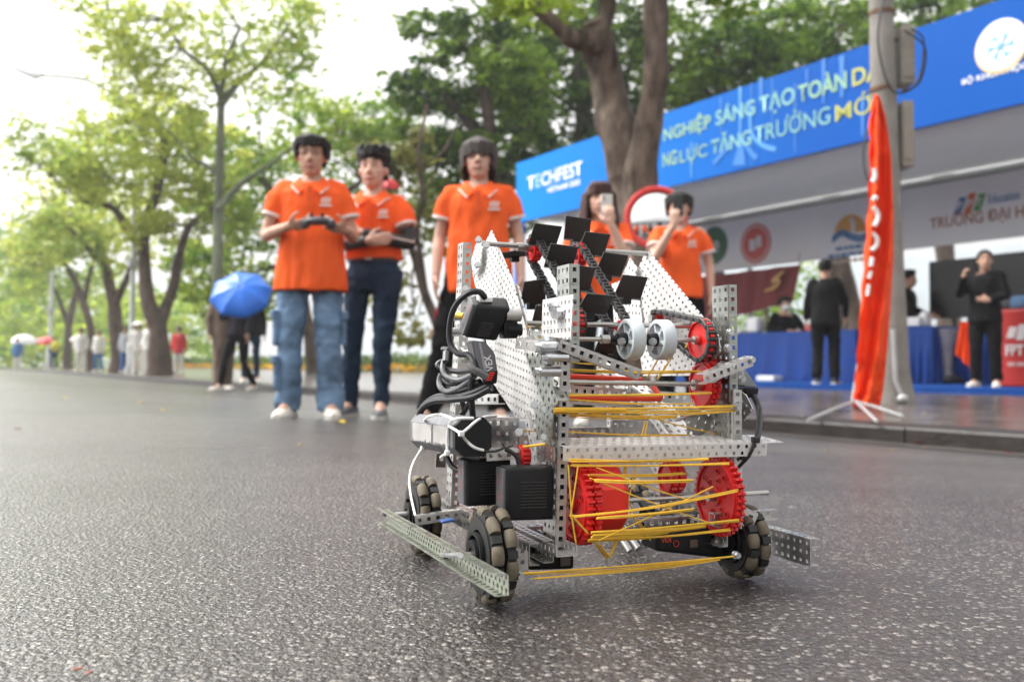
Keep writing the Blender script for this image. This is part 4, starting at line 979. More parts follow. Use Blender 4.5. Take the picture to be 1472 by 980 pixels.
    if hairf in ('short', 'up', 'fringe', 'bowl'):
        mb.ell(c + V(0, .026, .035), (.087, .098, .086), None, 18, 10)
        n = {'short': 110, 'up': 110, 'fringe': 150, 'bowl': 140}[hairf]
        for _ in range(n):
            a = rr.uniform(-1.9, 1.9); z = rr.uniform(.02, .08); q = V(math.sin(a) * .084, -math.cos(a) * .088 + .022, z)
            if hairf == 'up': q2 = V(q.x * .85, q.y * 1.02 - .012, z + rr.uniform(.035, .06)); q = V(q.x, q.y, z + .01)
            else:
                low = {'short': (.03, .055), 'fringe': (-.008, .014), 'bowl': (.01, .035)}[hairf]
                fr_ = abs(a) < 1.0
                zl = rr.uniform(*low) if fr_ else rr.uniform(-.03, .02) - (.05 if hairf == 'fringe' else 0)
                q = V(q.x * .8, q.y * .8, .095 - abs(a) * .012); q2 = V(math.sin(a) * .089, -math.cos(a) * (.112 if hairf == 'fringe' else .102) + .012, zl)
            m_ = (q + q2) / 2 + V(q.x, q.y, 0).normalized() * .016 + V(0, 0, .016)
            mb.tube([c + q, c + m_, c + q2], [.008, .009, .005], 6)
        for _ in range(60):
            a = rr.uniform(1.5, 4.78); q2 = V(math.sin(a) * .082, -math.cos(a) * .085 + .03, (rr.uniform(-.075, -.03) - .05) if hairf == 'fringe' else (rr.uniform(-.06, -.02) if hairf == 'bowl' or 2.2 < a < 4.1 else rr.uniform(-.02, .01))); q = V(math.sin(a) * .085, -math.cos(a) * .09 + .03, .03)
            mb.tube([c + q, c + (q + q2) / 2, c + q2], [.012, .012, .006], 6)
    elif hairf == 'long':
        mb.ell(c + V(0, .026, .03), (.09, .102, .092), None, 18, 10)
        for _ in range(70):
            a = rr.uniform(-1.0, 1.0); q = V(math.sin(a) * .06, -math.cos(a) * .06, .10); q2 = V(math.sin(a) * .085, -math.cos(a) * .100 + .012, rr.uniform(.01, .035)); mb.tube([c + q, c + (q + q2) / 2 + V(0, -.012, .016), c + q2], [.010, .012, .006], 6)
        for _ in range(150):
            a = rr.uniform(.95, 5.33); r0 = rr.uniform(.085, .10); q = V(math.sin(a) * r0, -math.cos(a) * r0 + .026, .04); ln = rr.uniform(-.44, -.26)
            q2 = V(math.sin(a) * (r0 + .035), -math.cos(a) * (r0 + .02) + .02, ln); q1 = V(math.sin(a) * (r0 + .02), -math.cos(a) * (r0 + .012) + .02, ln * .5)
            mb.tube([c + q, c + q1, c + q2], [.013, .014, .006], 6)
    elif hairf == 'bun':
        mb.ell(c + V(0, .022, .03), (.086, .10, .088), None, 18, 10); mb.ell(c + V(0, .11, .06), (.04, .04, .04))
    if hairf:
        hx(mb, 0); me = remesh(mb, .007 * (2 if coarse else 1), 1); wrinkle(me, .0045, 42, 2.0, .10); link('hair', me, hairm, t)
    return t
FW = math.pi
def fwd(D): return None
# the five students and their teacher in orange polo shirts
P1 = person('man in an orange polo and washed cargo jeans holding a game controller', foot(447, 5.35), 1.665, .12,
    arms={-1: (V(-.265, -.02, 1.09), V(-.10, -.24, 1.115), V(1, -.45, .05), V(.25, .5, .6), V(.3, -.3, 1)), 1: (V(.245, .0, 1.09), V(.215, -.23, 1.10), V(-.85, -.6, .08), V(-.25, .5, .6), V(-.3, -.3, 1))},
    pants='wide', pantm=DENIM, shoem=SHOEW, hairf='short', glasses=True, head_tilt=.10, feet={-1: V(-.13, -.04, 0), 1: V(.12, -.06, 0)}, girth=1.10, grip=(.7, .7), hem=.755)
for sx, zz, yy, w_, h_ in ((-1, .53, .01, .115, .20), (-1, .265, .01, .105, .19), (1, .53, .03, .11, .19)):
    mb = MB(); x0 = -.232 if sx < 0 else .232
    Rz_ = Matrix.Rotation(sx * .72, 3, 'Z'); x0 = sx * (.170 if zz > .4 else .168); mb.rbox((x0, yy - .068, zz), (.034, w_, h_), .012, Rz_); q = mb.build('cargo_pocket', DENIM, P1)
    mb = MB(); mb.rbox((x0 + sx * .006, yy - .074, zz + h_ / 2 - .015), (.036, w_ + .012, .055), .01, Rz_); mb.build('flap', DENIM, q)
gc = thing('game_controller', 'dark grey game controller in the hands of the man in cargo jeans', 'controller', P1.location + Matrix.Rotation(.12, 3, 'Z') @ V(.065, -.315, 1.135) * (1.665 / 1.70))
GCM = mat('controller_grey', (.06, .062, .07), .45)
mb = MB(); mb.ell((0, 0, 0), (.075, .045, .026)); mb.tube([(-.06, -.0, .0), (-.085, .03, -.03)], [.032, .022], 10); mb.tube([(.06, .0, .0), (.085, .03, -.03)], [.032, .022], 10)
link('body', remesh(mb, .006, 2), GCM, gc)
for x_ in (-.03, .03): mb = MB(); mb.tube([(x_, -.02, .018), (x_, -.024, .04)], [.007, .011], 10); mb.build('thumbstick', DARK, gc)
mb = MB()
for k in range(4): mb.disc((.048 + .011 * math.cos(k * 1.571), .008 + .011 * math.sin(k * 1.571), .024), (0, 0, 1), .0045, .008, 8)
mb.build('buttons', WHITE, gc)
P2 = person('smiling man in an orange polo with crossed arms in black arm sleeves', foot(536, 5.75), 1.69, -.10,
    arms={-1: (V(-.245, -.05, 1.10), V(.02, -.205, 1.095), V(1, .0, .12), V(0, 1, .1), V(0, -.3, 1)), 1: (V(.250, -.05, 1.10), V(-.03, -.165, 1.15), V(-1, -.05, -.1), V(0, 1, 0), V(0, -.2, 1))},
    pants='slim', pantm=DENIMD, shoem=SHOEG, hairf='up', skin=SKIN2, tuck=True, feet={-1: V(-.16, .02, 0), 1: V(.075, -.10, 0)}, head_turn=.03, grip=(.3, .3))
SLV = mat('arm_sleeve', (.014, .013, .013), .6, noise_amt=.2)
for s, (el, wr) in {-1: (V(-.245, -.05, 1.10), V(.02, -.205, 1.095)), 1: (V(.250, -.05, 1.10), V(-.03, -.165, 1.15))}.items():
    sh = V(s * .165, .012, 1.38); mb = MB(); p, r = smoothpath([sh.lerp(el, .66), el, el.lerp(wr, .5), wr], [.048, .046, .044, .033], 5); mb.tube(p, r, 14)
    q = link('arm_sleeve', remesh(mb, .009, 2), SLV, P2)
    mb = MB(); mb.tube([sh.lerp(el, .75) + V(s * .045, -.01, 0), el + V(s * .034, -.034, .0), el.lerp(wr, .6) + V(0, -.045, .01)], .006, 6); mb.build('stripe', TRIM, q)
P3 = person('young man with a long fringe in an orange polo standing behind the robot', foot(688, 5.4), 1.70, .0, pants='straight', pantm=BLACKC, shoem=SHOEW, hairf='fringe', skin=SKIN2,
    hairm=mat('dark_brown_hair', (.045, .034, .030), .5, spec=.3, noise_amt=.4, scale=40, bump=.6, bscale=90, stretch=(1, 1, .25)), feet={-1: V(-.30, -.05, 0), 1: V(.12, 0, 0)}, girth=1.02, hem=.775)
bagt = thing('waist_bag', 'small dark red bag hanging at the hip of the young man with the long fringe', 'bag', P3.location + V(-.215, -.03, .60))
mb = MB(); mb.rbox((0, 0, 0), (.09, .07, .15), .02); mb.build('body', mat('bag_red', (.22, .02, .025), .7, noise_amt=.3), bagt)
mb = MB(); mb.tube([(-.03, 0, .06), (.0, .0, .16), (.06, .0, .26)], .010, 6); mb.build('strap', mat('strap_red', (.4, .03, .03), .6), bagt)
mb = MB(); mb.rbox((-.05, -.01, -.07), (.05, .05, .07), .015); mb.build('tassel', mat('tan_leather', (.45, .33, .22), .7), bagt)
P4 = person('woman with long brown hair and bangs filming with a pale phone', foot(862, 6.0), 1.60, .0,
    arms={1: (V(.17, -.20, 1.12), V(.055, -.235, 1.38), V(-.18, -.06, 1), V(-.15, -1, 0) * -1, V(-1, 0, 0)), -1: (V(-.235, -.02, 1.12), V(-.10, -.22, 1.05), V(.9, -.2, .2), V(0, 1, 0), V(0, 0, 1))},
    pants='straight', pantm=BLACKC, shoem=SHOEW, hairf='long', hairm=HAIRB, skin=SKIN2, girth=.86, grip=(.3, .8))
PHW = mat('phone_silver', (.62, .60, .56), .3, .2); PHB = mat('phone_black', (.012, .012, .014), .2)
def phone(label, P, q, H, m, rz=0.0):
    t = thing('phone', label, 'phone', P.location + V(*q) * (H / 1.70), rz)
    mb = MB(); mb.rbox((0, 0, 0), (.076, .010, .155), .004, None, 2); mb.build('case', m, t)
    mb = MB(); mb.box((0, .0056, 0), (.068, .001, .145)); mb.build('screen', mat('phone_screen', (.02, .02, .022), .1), t)
    mb = MB(); mb.rbox((-.018, -.006, .052), (.03, .004, .034), .002); cm = mb.build('camera_bump', m, t)
    for k in range(2): mb = MB(); mb.disc((-.018, -.009, .044 + k * .016), (0, 1, 0), .006, .002, 10); mb.build('lens', PHB, cm)
phone('pale silver phone held up by the woman with long hair', P4, (.03, -.205, 1.50), 1.60, PHW, .0)
P5 = person('young person with a black bowl cut in an orange polo holding up a dark phone', foot(977, 7.0), 1.66, -.15,
    arms={-1: (V(-.20, -.20, 1.15), V(-.045, -.265, 1.405), V(.05, .0, 1), V(0, 1, 0), V(1, 0, 0)), 1: (V(.235, .04, 1.12), V(.245, -.02, .87), V(.02, -.06, -1), V(-1, 0, 0), V(0, -1, 0))},
    pants='straight', pantm=BLACKC, shoem=SHOEW, hairf='bowl', skin=SKIN2, girth=.92, head_tilt=.05, grip=(.85, .35))
phone('dark phone held up by the person with the black bowl cut', P5, (-.05, -.232, 1.555), 1.66, PHB, -.15)
# couple under the blue umbrella
ud = 13.6
TAN = mat('tan_coat', (.20, .15, .115), .85, noise_amt=.2, scale=6, bump=.3, bscale=15)
Pu1 = person('person in a long tan coat walking under the blue umbrella', foot(322, ud + .3), 1.60, .5, shirtm=TAN, shirt='coat', sleeve=2, pants='straight', pantm=TAN, hairf='short', coarse=True, face=False, hem=.62, girth=.95, feet={-1: V(-.10, -.05, 0), 1: V(.10, .16, 0)})
Pu2 = person('person in black leggings and white shoes walking under the blue umbrella', foot(343, ud), 1.64, -.5, shirtm=mat('dark_top', (.03, .026, .034), .8, noise_amt=.3), shirt='coat', sleeve=2, pants='slim', pantm=BLACKC, hairf='long', coarse=True, face=False, girth=.92,
    arms={-1: (V(-.22, -.12, 1.13), V(-.08, -.28, 1.2), V(.4, -.3, .8), V(0, 1, 0), V(1, 0, 0))}, feet={-1: V(-.11, -.28, 0), 1: V(.12, .20, 0)}, knees={-1: V(-.10, -.19, .49), 1: V(.10, .02, .47)})
Pu3 = person('person in dark trousers half hidden behind the blue umbrella', foot(360, ud + 2.0), 1.58, .3, shirtm=BLACKC, shirt='coat', sleeve=2, pants='slim', pantm=DENIMD, hairf='short', coarse=True, face=False)
uc = at(346, 420, ud - .45); ub = at(352, 470, ud - .25)
um = thing('umbrella', 'open blue umbrella tilted towards the road, hiding the walkers\' heads', 'umbrella', uc)
UBL = mat('blue_umbrella', (.004, .14, .66), .35, noise_amt=.06, scale=3, spec=.5)
axu = V(.10, -.80, .60).normalized(); xu = axu.orthogonal().normalized(); yu = axu.cross(xu)
Ru = 45 * (ud - .45) / F
def canopy(R_, dep, n=8, sub=5, rg=7):
    rings = []
    for i in range(rg + 1):
        q = i / rg; row = []
        for k in range(n * sub):
            a = 2 * math.pi * k / (n * sub) + .2; fl = (k % sub) / sub; sag = 1 - .085 * math.sin(fl * math.pi) * q
            row.append((xu * math.cos(a) + yu * math.sin(a)) * (R_ * math.sin(q * 1.25) / math.sin(1.25) * sag + 1e-4) + axu * (dep * (math.cos(q * 1.25) - math.cos(1.25)) / (1 - math.cos(1.25)) - .02 * math.sin(fl * math.pi) * q - dep * .3))
        rings.append(row)
    return rings
mb = MB(); mb.loft(canopy(Ru, Ru * .42), cap=False); o = mb.build('canopy', UBL, um, False); so = o.modifiers.new('thick', 'SOLIDIFY'); so.thickness = .003; autosmooth(o, 8)
for k in range(8):
    a = 2 * math.pi * k / 8 + .2; d = xu * math.cos(a) + yu * math.sin(a); mb = MB(); p = [d * (Ru * math.sin(q * 1.25) / math.sin(1.25) * .99) + axu * (Ru * .42 * (math.cos(q * 1.25) - math.cos(1.25)) / (1 - math.cos(1.25)) - Ru * .42 * .3 - .008) for q in (0, .25, .5, .75, 1)]
    mb.tube(p, .004, 5); mb.build('rib', STEEL, um)
mb = MB(); mb.tube([axu * (Ru * .36), -axu * .62], .008, 8); mb.build('shaft', STEEL, um); mb = MB(); mb.tube([-axu * .56, -axu * .68], .016, 8); mb.build('handle', DARK, um)
# people under the tent
def deckpos(px, D): x = (px - CX) / F * D; return V(x, D, DECK_Z)
SUIT = mat('black_suit', (.005, .005, .006), .75, noise_amt=.25, scale=8, bump=.3, bscale=18)
person('person in a black suit seen from behind at the long blue table', deckpos(1187, 11.9), 1.63, 2.75, shirtm=SUIT, shirt='suit', sleeve=2, pants='straight', pantm=BLACKC, shoem=DARK, hairf='bun', coarse=True, vox=.008, face=False,
    arms={-1: (V(-.25, -.06, 1.13), V(-.25, -.22, .92), V(0, -.4, -1), V(1, 0, 0), V(0, -1, 0)), 1: (V(.24, -.02, 1.12), V(.26, -.10, .88), V(0, -.1, -1), V(-1, 0, 0), V(0, -1, 0))}, hem=.78)
person('masked person in black seated behind the long blue table', deckpos(1128, 14.6) + V(0, 0, -.34), 1.68, .15, shirtm=BLACKC, shirt='suit', sleeve=2, pants='straight', pantm=BLACKC, hairf='short', mask=True, coarse=True, vox=.008, girth=1.1,
    arms={-1: (V(-.30, -.10, 1.16), V(-.10, -.32, 1.13), V(1, -.3, 0), V(0, 0, -1), V(0, -1, 0)), 1: (V(.30, -.10, 1.16), V(.10, -.32, 1.13), V(-1, -.3, 0), V(0, 0, -1), V(0, -1, 0))},
    feet={-1: V(-.11, -.34, .34), 1: V(.11, -.34, .34)}, knees={-1: V(-.12, -.45, .84), 1: V(.12, -.45, .84)}, seated=True)
t = thing('chair', 'black chair under the masked person behind the long table', 'chair', deckpos(1128, 14.72))
mb = MB(); mb.rbox((0, 0, .43), (.44, .44, .05), .015); mb.build('seat', DARK, t); mb = MB(); mb.rbox((0, .22, .72), (.42, .04, .4), .015); mb.build('backrest', DARK, t)
for sx in (-1, 1):
    for sy in (-1, 1): mb = MB(); mb.tube([(sx * .19, sy * .19, .42), (sx * .2, sy * .2, 0)], .014, 8); mb.build('leg', STEEL, t)
person('man in black standing behind the grey pole at the second blue table', deckpos(1306, 13.3), 1.62, 1.0, shirtm=BLACKC, shirt='suit', sleeve=2, pants='straight', pantm=BLACKC, hairf='up', coarse=True, vox=.008,
    arms={-1: (V(-.24, -.10, 1.12), V(-.16, -.32, 1.0), V(.2, -1, -.2), V(1, 0, 0), V(0, 0, 1))})
person('woman in a black suit and white shoes with a hand raised to her mouth', deckpos(1417, 10.45), 1.57, -.7, shirtm=SUIT, shirt='suit', sleeve=2, pants='straight', pantm=BLACKC, shoem=SHOEW, hairf='bun', coarse=True, vox=.008, head_turn=.3,
    arms={-1: (V(-.27, -.10, 1.16), V(-.17, -.30, 1.36), V(.3, -.5, .9), V(1, 0, 0), V(0, -1, .2)), 1: (V(.24, -.06, 1.12), V(.10, -.24, 1.06), V(-.9, -.3, .1), V(0, 1, 0), V(0, 0, 1))}, grip=(1.0, .5), hem=.80)
# far walkers along the kerb and their umbrellas, tens of metres away
def far_umbrella(label, px, py, D, wpx, m, grp=None):
    global xu, yu, axu
    c = at(px, py, D); R_ = wpx / 2 * D / F; t = thing('umbrella', label, 'umbrella', c)
    axu = V(.12, -.25, 1).normalized(); xu = axu.orthogonal().normalized(); yu = axu.cross(xu)
    mb = MB(); mb.loft(canopy(R_, R_ * .55, 8, 3, 5), cap=False); o = mb.build('canopy', m, t); so = o.modifiers.new('thick', 'SOLIDIFY'); so.thickness = .004
    mb = MB(); mb.tube([axu * R_ * .3, -axu * .75], .012, 6); mb.build('shaft', STEEL, t)
UW = mat('white_umbrella', (.75, .75, .73), .5); UR = mat('red_umbrella', (.62, .06, .05), .5); UP = mat('pink_umbrella', (.62, .52, .54), .5)
far_umbrella('white umbrella at the far left end of the road', 35, 488, 45, 36, UW); far_umbrella('red umbrella beside the white umbrella at the far left', 66, 490, 46, 28, UR)
far_umbrella('pale pink umbrella over the person in white between two trunks', 115, 487, 34, 27, UP); far_umbrella('red umbrella just right of the slender leaning tree', 144, 487, 36, 20, UR)
far_umbrella('dark red umbrella behind the shoulder of the man with crossed arms', 556, 264, 7.6, 40, mat('umbrella_crimson', (.50, .02, .02), .5))
CW = mat('white_clothes', (.72, .71, .68), .8); CB = mat('blue_clothes', (.06, .17, .40), .8); CN = mat('navy_clothes', (.03, .06, .12), .8); CY_ = mat('yellow_pack', (.55, .5, .05), .7); CR = mat('red_clothes', (.6, .05, .06), .8)
base_p = {}
def far_person(label, px, D, m, mp, H=1.6, rz=0.0, hat=None):
    t = person(label, foot(px, D), H, rz, shirtm=m, shirt='coat', sleeve=2, pants='straight', pantm=mp, hairf='short', face=False, coarse=True, vox=.014, hem=.72, group='walkers far along the kerb')
    if hat:
        mb = MB(); mb.tube([V(0, 0, 1.64), V(0, 0, 1.665), V(0, 0, 1.75)], [.20, .17, .03], 14); mb.build('hat', hat, t, True)
far_person('walker in a blue top below the white umbrella at the far left', 25, 44, CB, CW)
far_person('walker in navy carrying a yellow bag below the red umbrella', 78, 44, CN, CN)
far_person('walker all in white under the pale pink umbrella', 116, 33.5, CW, CW, 1.62)
far_person('walker in white and blue right of the slender leaning tree', 142, 35, CW, CB)
far_person('walker in a white raincoat and white hat left of the forked kerb tree', 198, 27.5, CW, CW, 1.55, .3, WHITE)
far_person('walker in white with a tan hat close beside the forked kerb tree', 214, 27, CW, CW, 1.6, -.4, mat('tan_hat', (.6, .5, .4), .7))
far_person('walker in a red top behind the forked kerb tree, to its right', 257, 29, CR, CW, 1.5)
far_person('walker in pale grey between the lamp post and the stout tree', 181, 31, mat('grey_clothes', (.45, .47, .5), .8), CB)
mb = MB(); q = foot(79, 43.6); mb.ell(q + V(0, 0, 1.1), (.22, .14, .26)); o = mb.build('backpack', CY_, None, True); tag(o, 'yellow bag carried by the walker in navy at the far left', 'bag')
# fallen leaves on the wet road
LFY = mat('leaf_yellow', (.62, .42, .02), .6, noise_amt=.2); LFR = mat('leaf_brown', (.20, .06, .03), .6, noise_amt=.3)
def fallen(px, py, sz, m, lab, grp):
    q = onz(px, py, 0)
    for _ in range(6):
        p_ = pcoord(q.x, q.y); z = PAVE_Z + .008 if p_ > KERB else road_z(p_) + .003; q = onz(px, py, z)
    r_ = random.Random(px * 7 + py); mb = MB(); a0 = r_.uniform(0, 6.28); rows = []
    for i in range(7):
        u = i / 6; w = sz * .32 * math.sin(math.pi * min(1, u * 1.02 + .02)) ** .8 + .0006; x_ = (u - .5) * sz
        rows.append([V(x_ * math.cos(a0) - y_ * math.sin(a0), x_ * math.sin(a0) + y_ * math.cos(a0), .004 + .16 * sz * (u - .5) ** 2 + abs(y_) * .25 + sz * .05 * math.sin(u * 5 + a0)) for y_ in (-w, 0, w)])
    vs = [v_ for r__ in rows for v_ in r__]; mb.add(vs, [(i * 3 + j, i * 3 + j + 1, i * 3 + j + 4, i * 3 + j + 3) for i in range(6) for j in range(2)])
    o = mb.build('fallen_leaf', m, None, True, recalc=False); o.location = q; so = o.modifiers.new('thick', 'SOLIDIFY'); so.thickness = .0006
    tag(o, lab, 'leaf', grp)
GL = 'small yellow leaves lying on the wet ground'
fallen(489, 608, .085, LFY, 'largest yellow leaf on the road, by the grey shoe of the man with crossed arms', GL)
fallen(112, 968, .012, LFR, 'brown leaf scrap in the near left corner of the road', None); fallen(128, 973, .009, LFR, 'small brown leaf scrap right beside the other in the near left corner', None)
fallen(24, 617, .035, LFR, 'reddish brown leaf on the road at the left edge', None)
for px, py, s_ in ((203, 579, .10), (300, 572, .09), (287, 567, .09), (400, 590, .06), (92, 573, .1), (1153, 600, .06), (1192, 585, .06), (1188, 648, .05), (1283, 648, .05), (1329, 645, .05), (1349, 611, .06), (1328, 594, .05), (640, 610, .06), (355, 575, .07), (232, 590, .08), (1105, 570, .06), (430, 640, .04), (715, 596, .06)):
    fallen(px, py, s_ * .6, LFY, 'small yellow leaf lying flat on the wet ground', GL)
for px, py in ((1425, 644), (1452, 652), (1320, 637)):
    fallen(px, py, .06, mat('leaf_crimson', (.35, .03, .03), .6), 'dark red scrap lying in the gutter below the kerb', 'red scraps in the gutter')
# ------------------------------------------------------------------ the robot, in its own frame: u to its right, v to its back, w up
ROB_O = Vector((-.02949, 1.07856, 0.0)); ROB_A = math.radians(20.32)
robot = thing('robot', 'aluminium competition robot with red gears, rubber bands and black flaps on the wet road', 'robot', ROB_O, ROB_A)
_RI = Matrix.Rotation(-ROB_A, 3, 'Z')
def un(px, py, u=None, v=None, w=None):
    d = _RI @ ray(px, py); c = _RI @ (CAM - ROB_O)
    for i, k in enumerate((u, v, w)):
        if k is not None:
            return c + d * ((k - c[i]) / d[i])
UX, VY, WZ = V(1, 0, 0), V(0, 1, 0), V(0, 0, 1)
ALU = mat('aluminium', (.47, .455, .44), .33, .95, noise_amt=.17, scale=75, bump=.03, bscale=400)
ALUB = mat('bright_aluminium', (.60, .59, .575), .36, .92, noise_amt=.15, scale=70)
ALUG = mat('green_tinted_aluminium', (.40, .415, .385), .33, .92, noise_amt=.17, scale=75)
PLATE = mat('white_perforated_plate', (.66, .65, .635), .45, .35, noise_amt=.12, scale=60, bump=.05, bscale=120)
BOLT = mat('zinc_bolt', (.55, .56, .57), .33, .95, noise_amt=.1, scale=90)
SHAFT = mat('steel_shaft', (.42, .41, .39), .35, .9, noise_amt=.1, scale=60)
REDP = mat('red_plastic', (.62, .018, .016), .38, noise_amt=.08, scale=60, bump=.05, bscale=200)
REDB2 = mat('bright_red_plastic', (.74, .03, .02), .4, noise_amt=.04, scale=40)
BLKP = mat('black_plastic', (.009, .009, .010), .5, spec=.28, noise_amt=.25, scale=70, bump=.12, bscale=600)
BLKR = mat('black_rubber', (.014, .014, .014), .6, noise_amt=.2, scale=50)
GRYP = mat('grey_plastic', (.10, .10, .108), .5, noise_amt=.15, scale=60, bump=.1, bscale=600)
FLAP = mat('flap_plastic', (.026, .023, .021), .55, noise_amt=.25, scale=35, bump=.08, bscale=500)
ROLL = mat('roller_rubber', (.135, .114, .082), .75, spec=.25, noise_amt=.5, scale=45, bump=.1, bscale=300)
WHEELG = mat('grey_wheel_rubber', (.55, .60, .63), .5, noise_amt=.06, scale=40)
BAND = mat('rubber_band', (.78, .47, .035), .55, noise_amt=.12, scale=80)
WTIE = mat('white_tie', (.82, .82, .80), .4); BTIE = mat('black_tie', (.012, .012, .012), .4)
CABLE = mat('black_cable', (.016, .016, .018), .42, noise_amt=.2, scale=60)
REDT = mat('red_print', (.55, .06, .03), .5)
PIT_ = .0125
class Perf:
    """folded sheet metal with real square holes"""
    def __init__(s): s.v = []; s.f = []
    def sheet(s, o, ex, ey, nx, ny, cx=PIT_, cy=PIT_, hole=.42, stagger=False, holes=True):
        ex = ex.normalized(); ey = ey.normalized(); h = hole * min(cx, cy) / 2
        for j in range(ny):
            for i in range(nx):
                off = .5 * cx if (stagger and j % 2) else 0.0
                if off and i == nx - 1: continue
                x0, y0 = i * cx + off, j * cy; b = len(s.v); mx, my = x0 + cx / 2, y0 + cy / 2
                if off:
                    if i == 0:
                        s.v += [o + ex * 0 + ey * y0, o + ex * off + ey * y0, o + ex * off + ey * (y0 + cy), o + ey * (y0 + cy)]; s.f.append((b, b + 1, b + 2, b + 3)); b += 4
                    if i == nx - 2:
                        s.v += [o + ex * (x0 + cx) + ey * y0, o + ex * nx * cx + ey * y0, o + ex * nx * cx + ey * (y0 + cy), o + ex * (x0 + cx) + ey * (y0 + cy)]; s.f.append((b, b + 1, b + 2, b + 3)); b += 4
                s.v += [o + ex * x + ey * y for x, y in ((x0, y0), (x0 + cx, y0), (x0 + cx, y0 + cy), (x0, y0 + cy), (mx - h, my - h), (mx + h, my - h), (mx + h, my + h), (mx - h, my + h))]
                for k in range(4): s.f.append((b + k, b + (k + 1) % 4, b + 4 + (k + 1) % 4, b + 4 + k))
        return s
    def build(s, name, m, th=.0013, clip=None, parent=None):
        bm = bmesh.new(); vs = [bm.verts.new(q) for q in s.v]
        for f in s.f: bm.faces.new([vs[i] for i in f])
        bmesh.ops.remove_doubles(bm, verts=bm.verts[:], dist=2e-5)
        if clip:
            for p, n in clip:
                bmesh.ops.bisect_plane(bm, geom=bm.verts[:] + bm.edges[:] + bm.faces[:], plane_co=p, plane_no=n, clear_outer=True)
        me = bpy.data.meshes.new(name); bm.to_mesh(me); bm.free()
        o = link(name, me, m, parent or robot); so = o.modifiers.new('thick', 'SOLIDIFY'); so.thickness = th; so.offset = 0
        return o
def channel(a, b, web, fl, nw=2, nf=1, m=None, both=True, name='channel', cw=PIT_, hole=.42, fm=None, stag=False):
    """C-channel along a-b: web sheet nw holes wide, flanges nf holes deep"""
    a = Vector(a); b = Vector(b); d = (b - a); L_ = d.length; d.normalize(); n = max(2, round(L_ / PIT_)); cx = L_ / n
    web = (web - d * web.dot(d)).normalized(); fl = (fl - d * fl.dot(d) - web * fl.dot(web)).normalized()
    P = Perf(); P.sheet(a, d, web, n, nw, cx, cw, hole, stag); P.sheet(a, d, fl, n, nf, cx, PIT_, hole)
    if both: P.sheet(a + web * nw * cw, d, fl, n, nf, cx, PIT_, hole)
    return P.build(name, m or ALU)
def plate(pix, plane, m=None, rot=0.0, pitch=.0115, name='perforated_plate', flip=False, th=.0016, hole=.36):
    """flat perforated plate with the outline pix (convex), lying in the plane u/v/w = const"""
    pts = [un(x, y, **plane) for x, y in pix]; c = sum(pts, V(0, 0, 0)) / len(pts)
    n = V(1, 0, 0) if 'u' in plane else V(0, 1, 0) if 'v' in plane else V(0, 0, 1)
    return plate3(pts, n, m, rot, pitch, name, th, hole)
def plate3(pts, n, m=None, rot=0.0, pitch=.0115, name='perforated_plate', th=.0016, hole=.36):
    c = sum(pts, V(0, 0, 0)) / len(pts); R_ = max((q - c).length for q in pts) + pitch
    e1 = n.orthogonal().normalized()
    e1 = Matrix.Rotation(rot, 3, n) @ (V(0, 0, 1) - n * n.z).normalized() if abs(n.z) < .9 else Matrix.Rotation(rot, 3, n) @ V(1, 0, 0)
    e2 = n.cross(e1); k = int(2 * R_ / pitch) + 2
    P = Perf(); P.sheet(c - e1 * k * pitch / 2 - e2 * k * pitch / 2, e1, e2, k, k, pitch, pitch, hole)
    clip = []
    for i in range(len(pts)):
        p, q = pts[i], pts[(i + 1) % len(pts)]; no = (q - p).cross(n).normalized()
        if no.dot(c - p) > 0: no = -no
        clip.append((p, no))
    return P.build(name, m or PLATE, th, clip)
def part(mb, name, m, smooth=True, parent=None): return mb.build(name, m, parent or robot, smooth)
def bolt(p, ax, r=.0042, h=.004, m=None, parent=None, L_=0):
    mb = MB(); ax = ax.normalized(); mb.disc(p, ax, r * 1.3, h * .35, 10); mb.disc(p + ax * h * .7, ax, r, h, 6)
    if L_: mb.disc(p - ax * L_ / 2, ax, r * .55, L_, 8)
    return mb.build('bolt', m or BOLT, parent or robot)
def rod(pts, r, m, name, seg=8, flat=1.0, k=6):
    if len(pts) > 2: p, _ = smoothpath(pts, [r] * len(pts), k)
    else: p = pts
    mb = MB(); mb.tube(p, r, seg, flat=flat); return part(mb, name, m)
def hexa(front, back, m, name, bev=.003, parent=None):
    bm = bmesh.new(); vs = [bm.verts.new(q) for q in list(front) + list(back)]
    for f in ((0, 1, 2, 3), (7, 6, 5, 4), (0, 4, 5, 1), (1, 5, 6, 2), (2, 6, 7, 3), (3, 7, 4, 0)): bm.faces.new([vs[i] for i in f])
    bmesh.ops.recalc_face_normals(bm, faces=bm.faces[:]); bmesh.ops.bevel(bm, geom=bm.edges[:], offset=bev, segments=3, affect='EDGES', profile=.5)
    me = bpy.data.meshes.new(name); bm.to_mesh(me); bm.free(); o = link(name, me, m, parent or robot); autosmooth(o, 35); return o
def bil(q, s, t): return (q[0] * (1 - s) + q[1] * s) * (1 - t) + (q[3] * (1 - s) + q[2] * s) * t
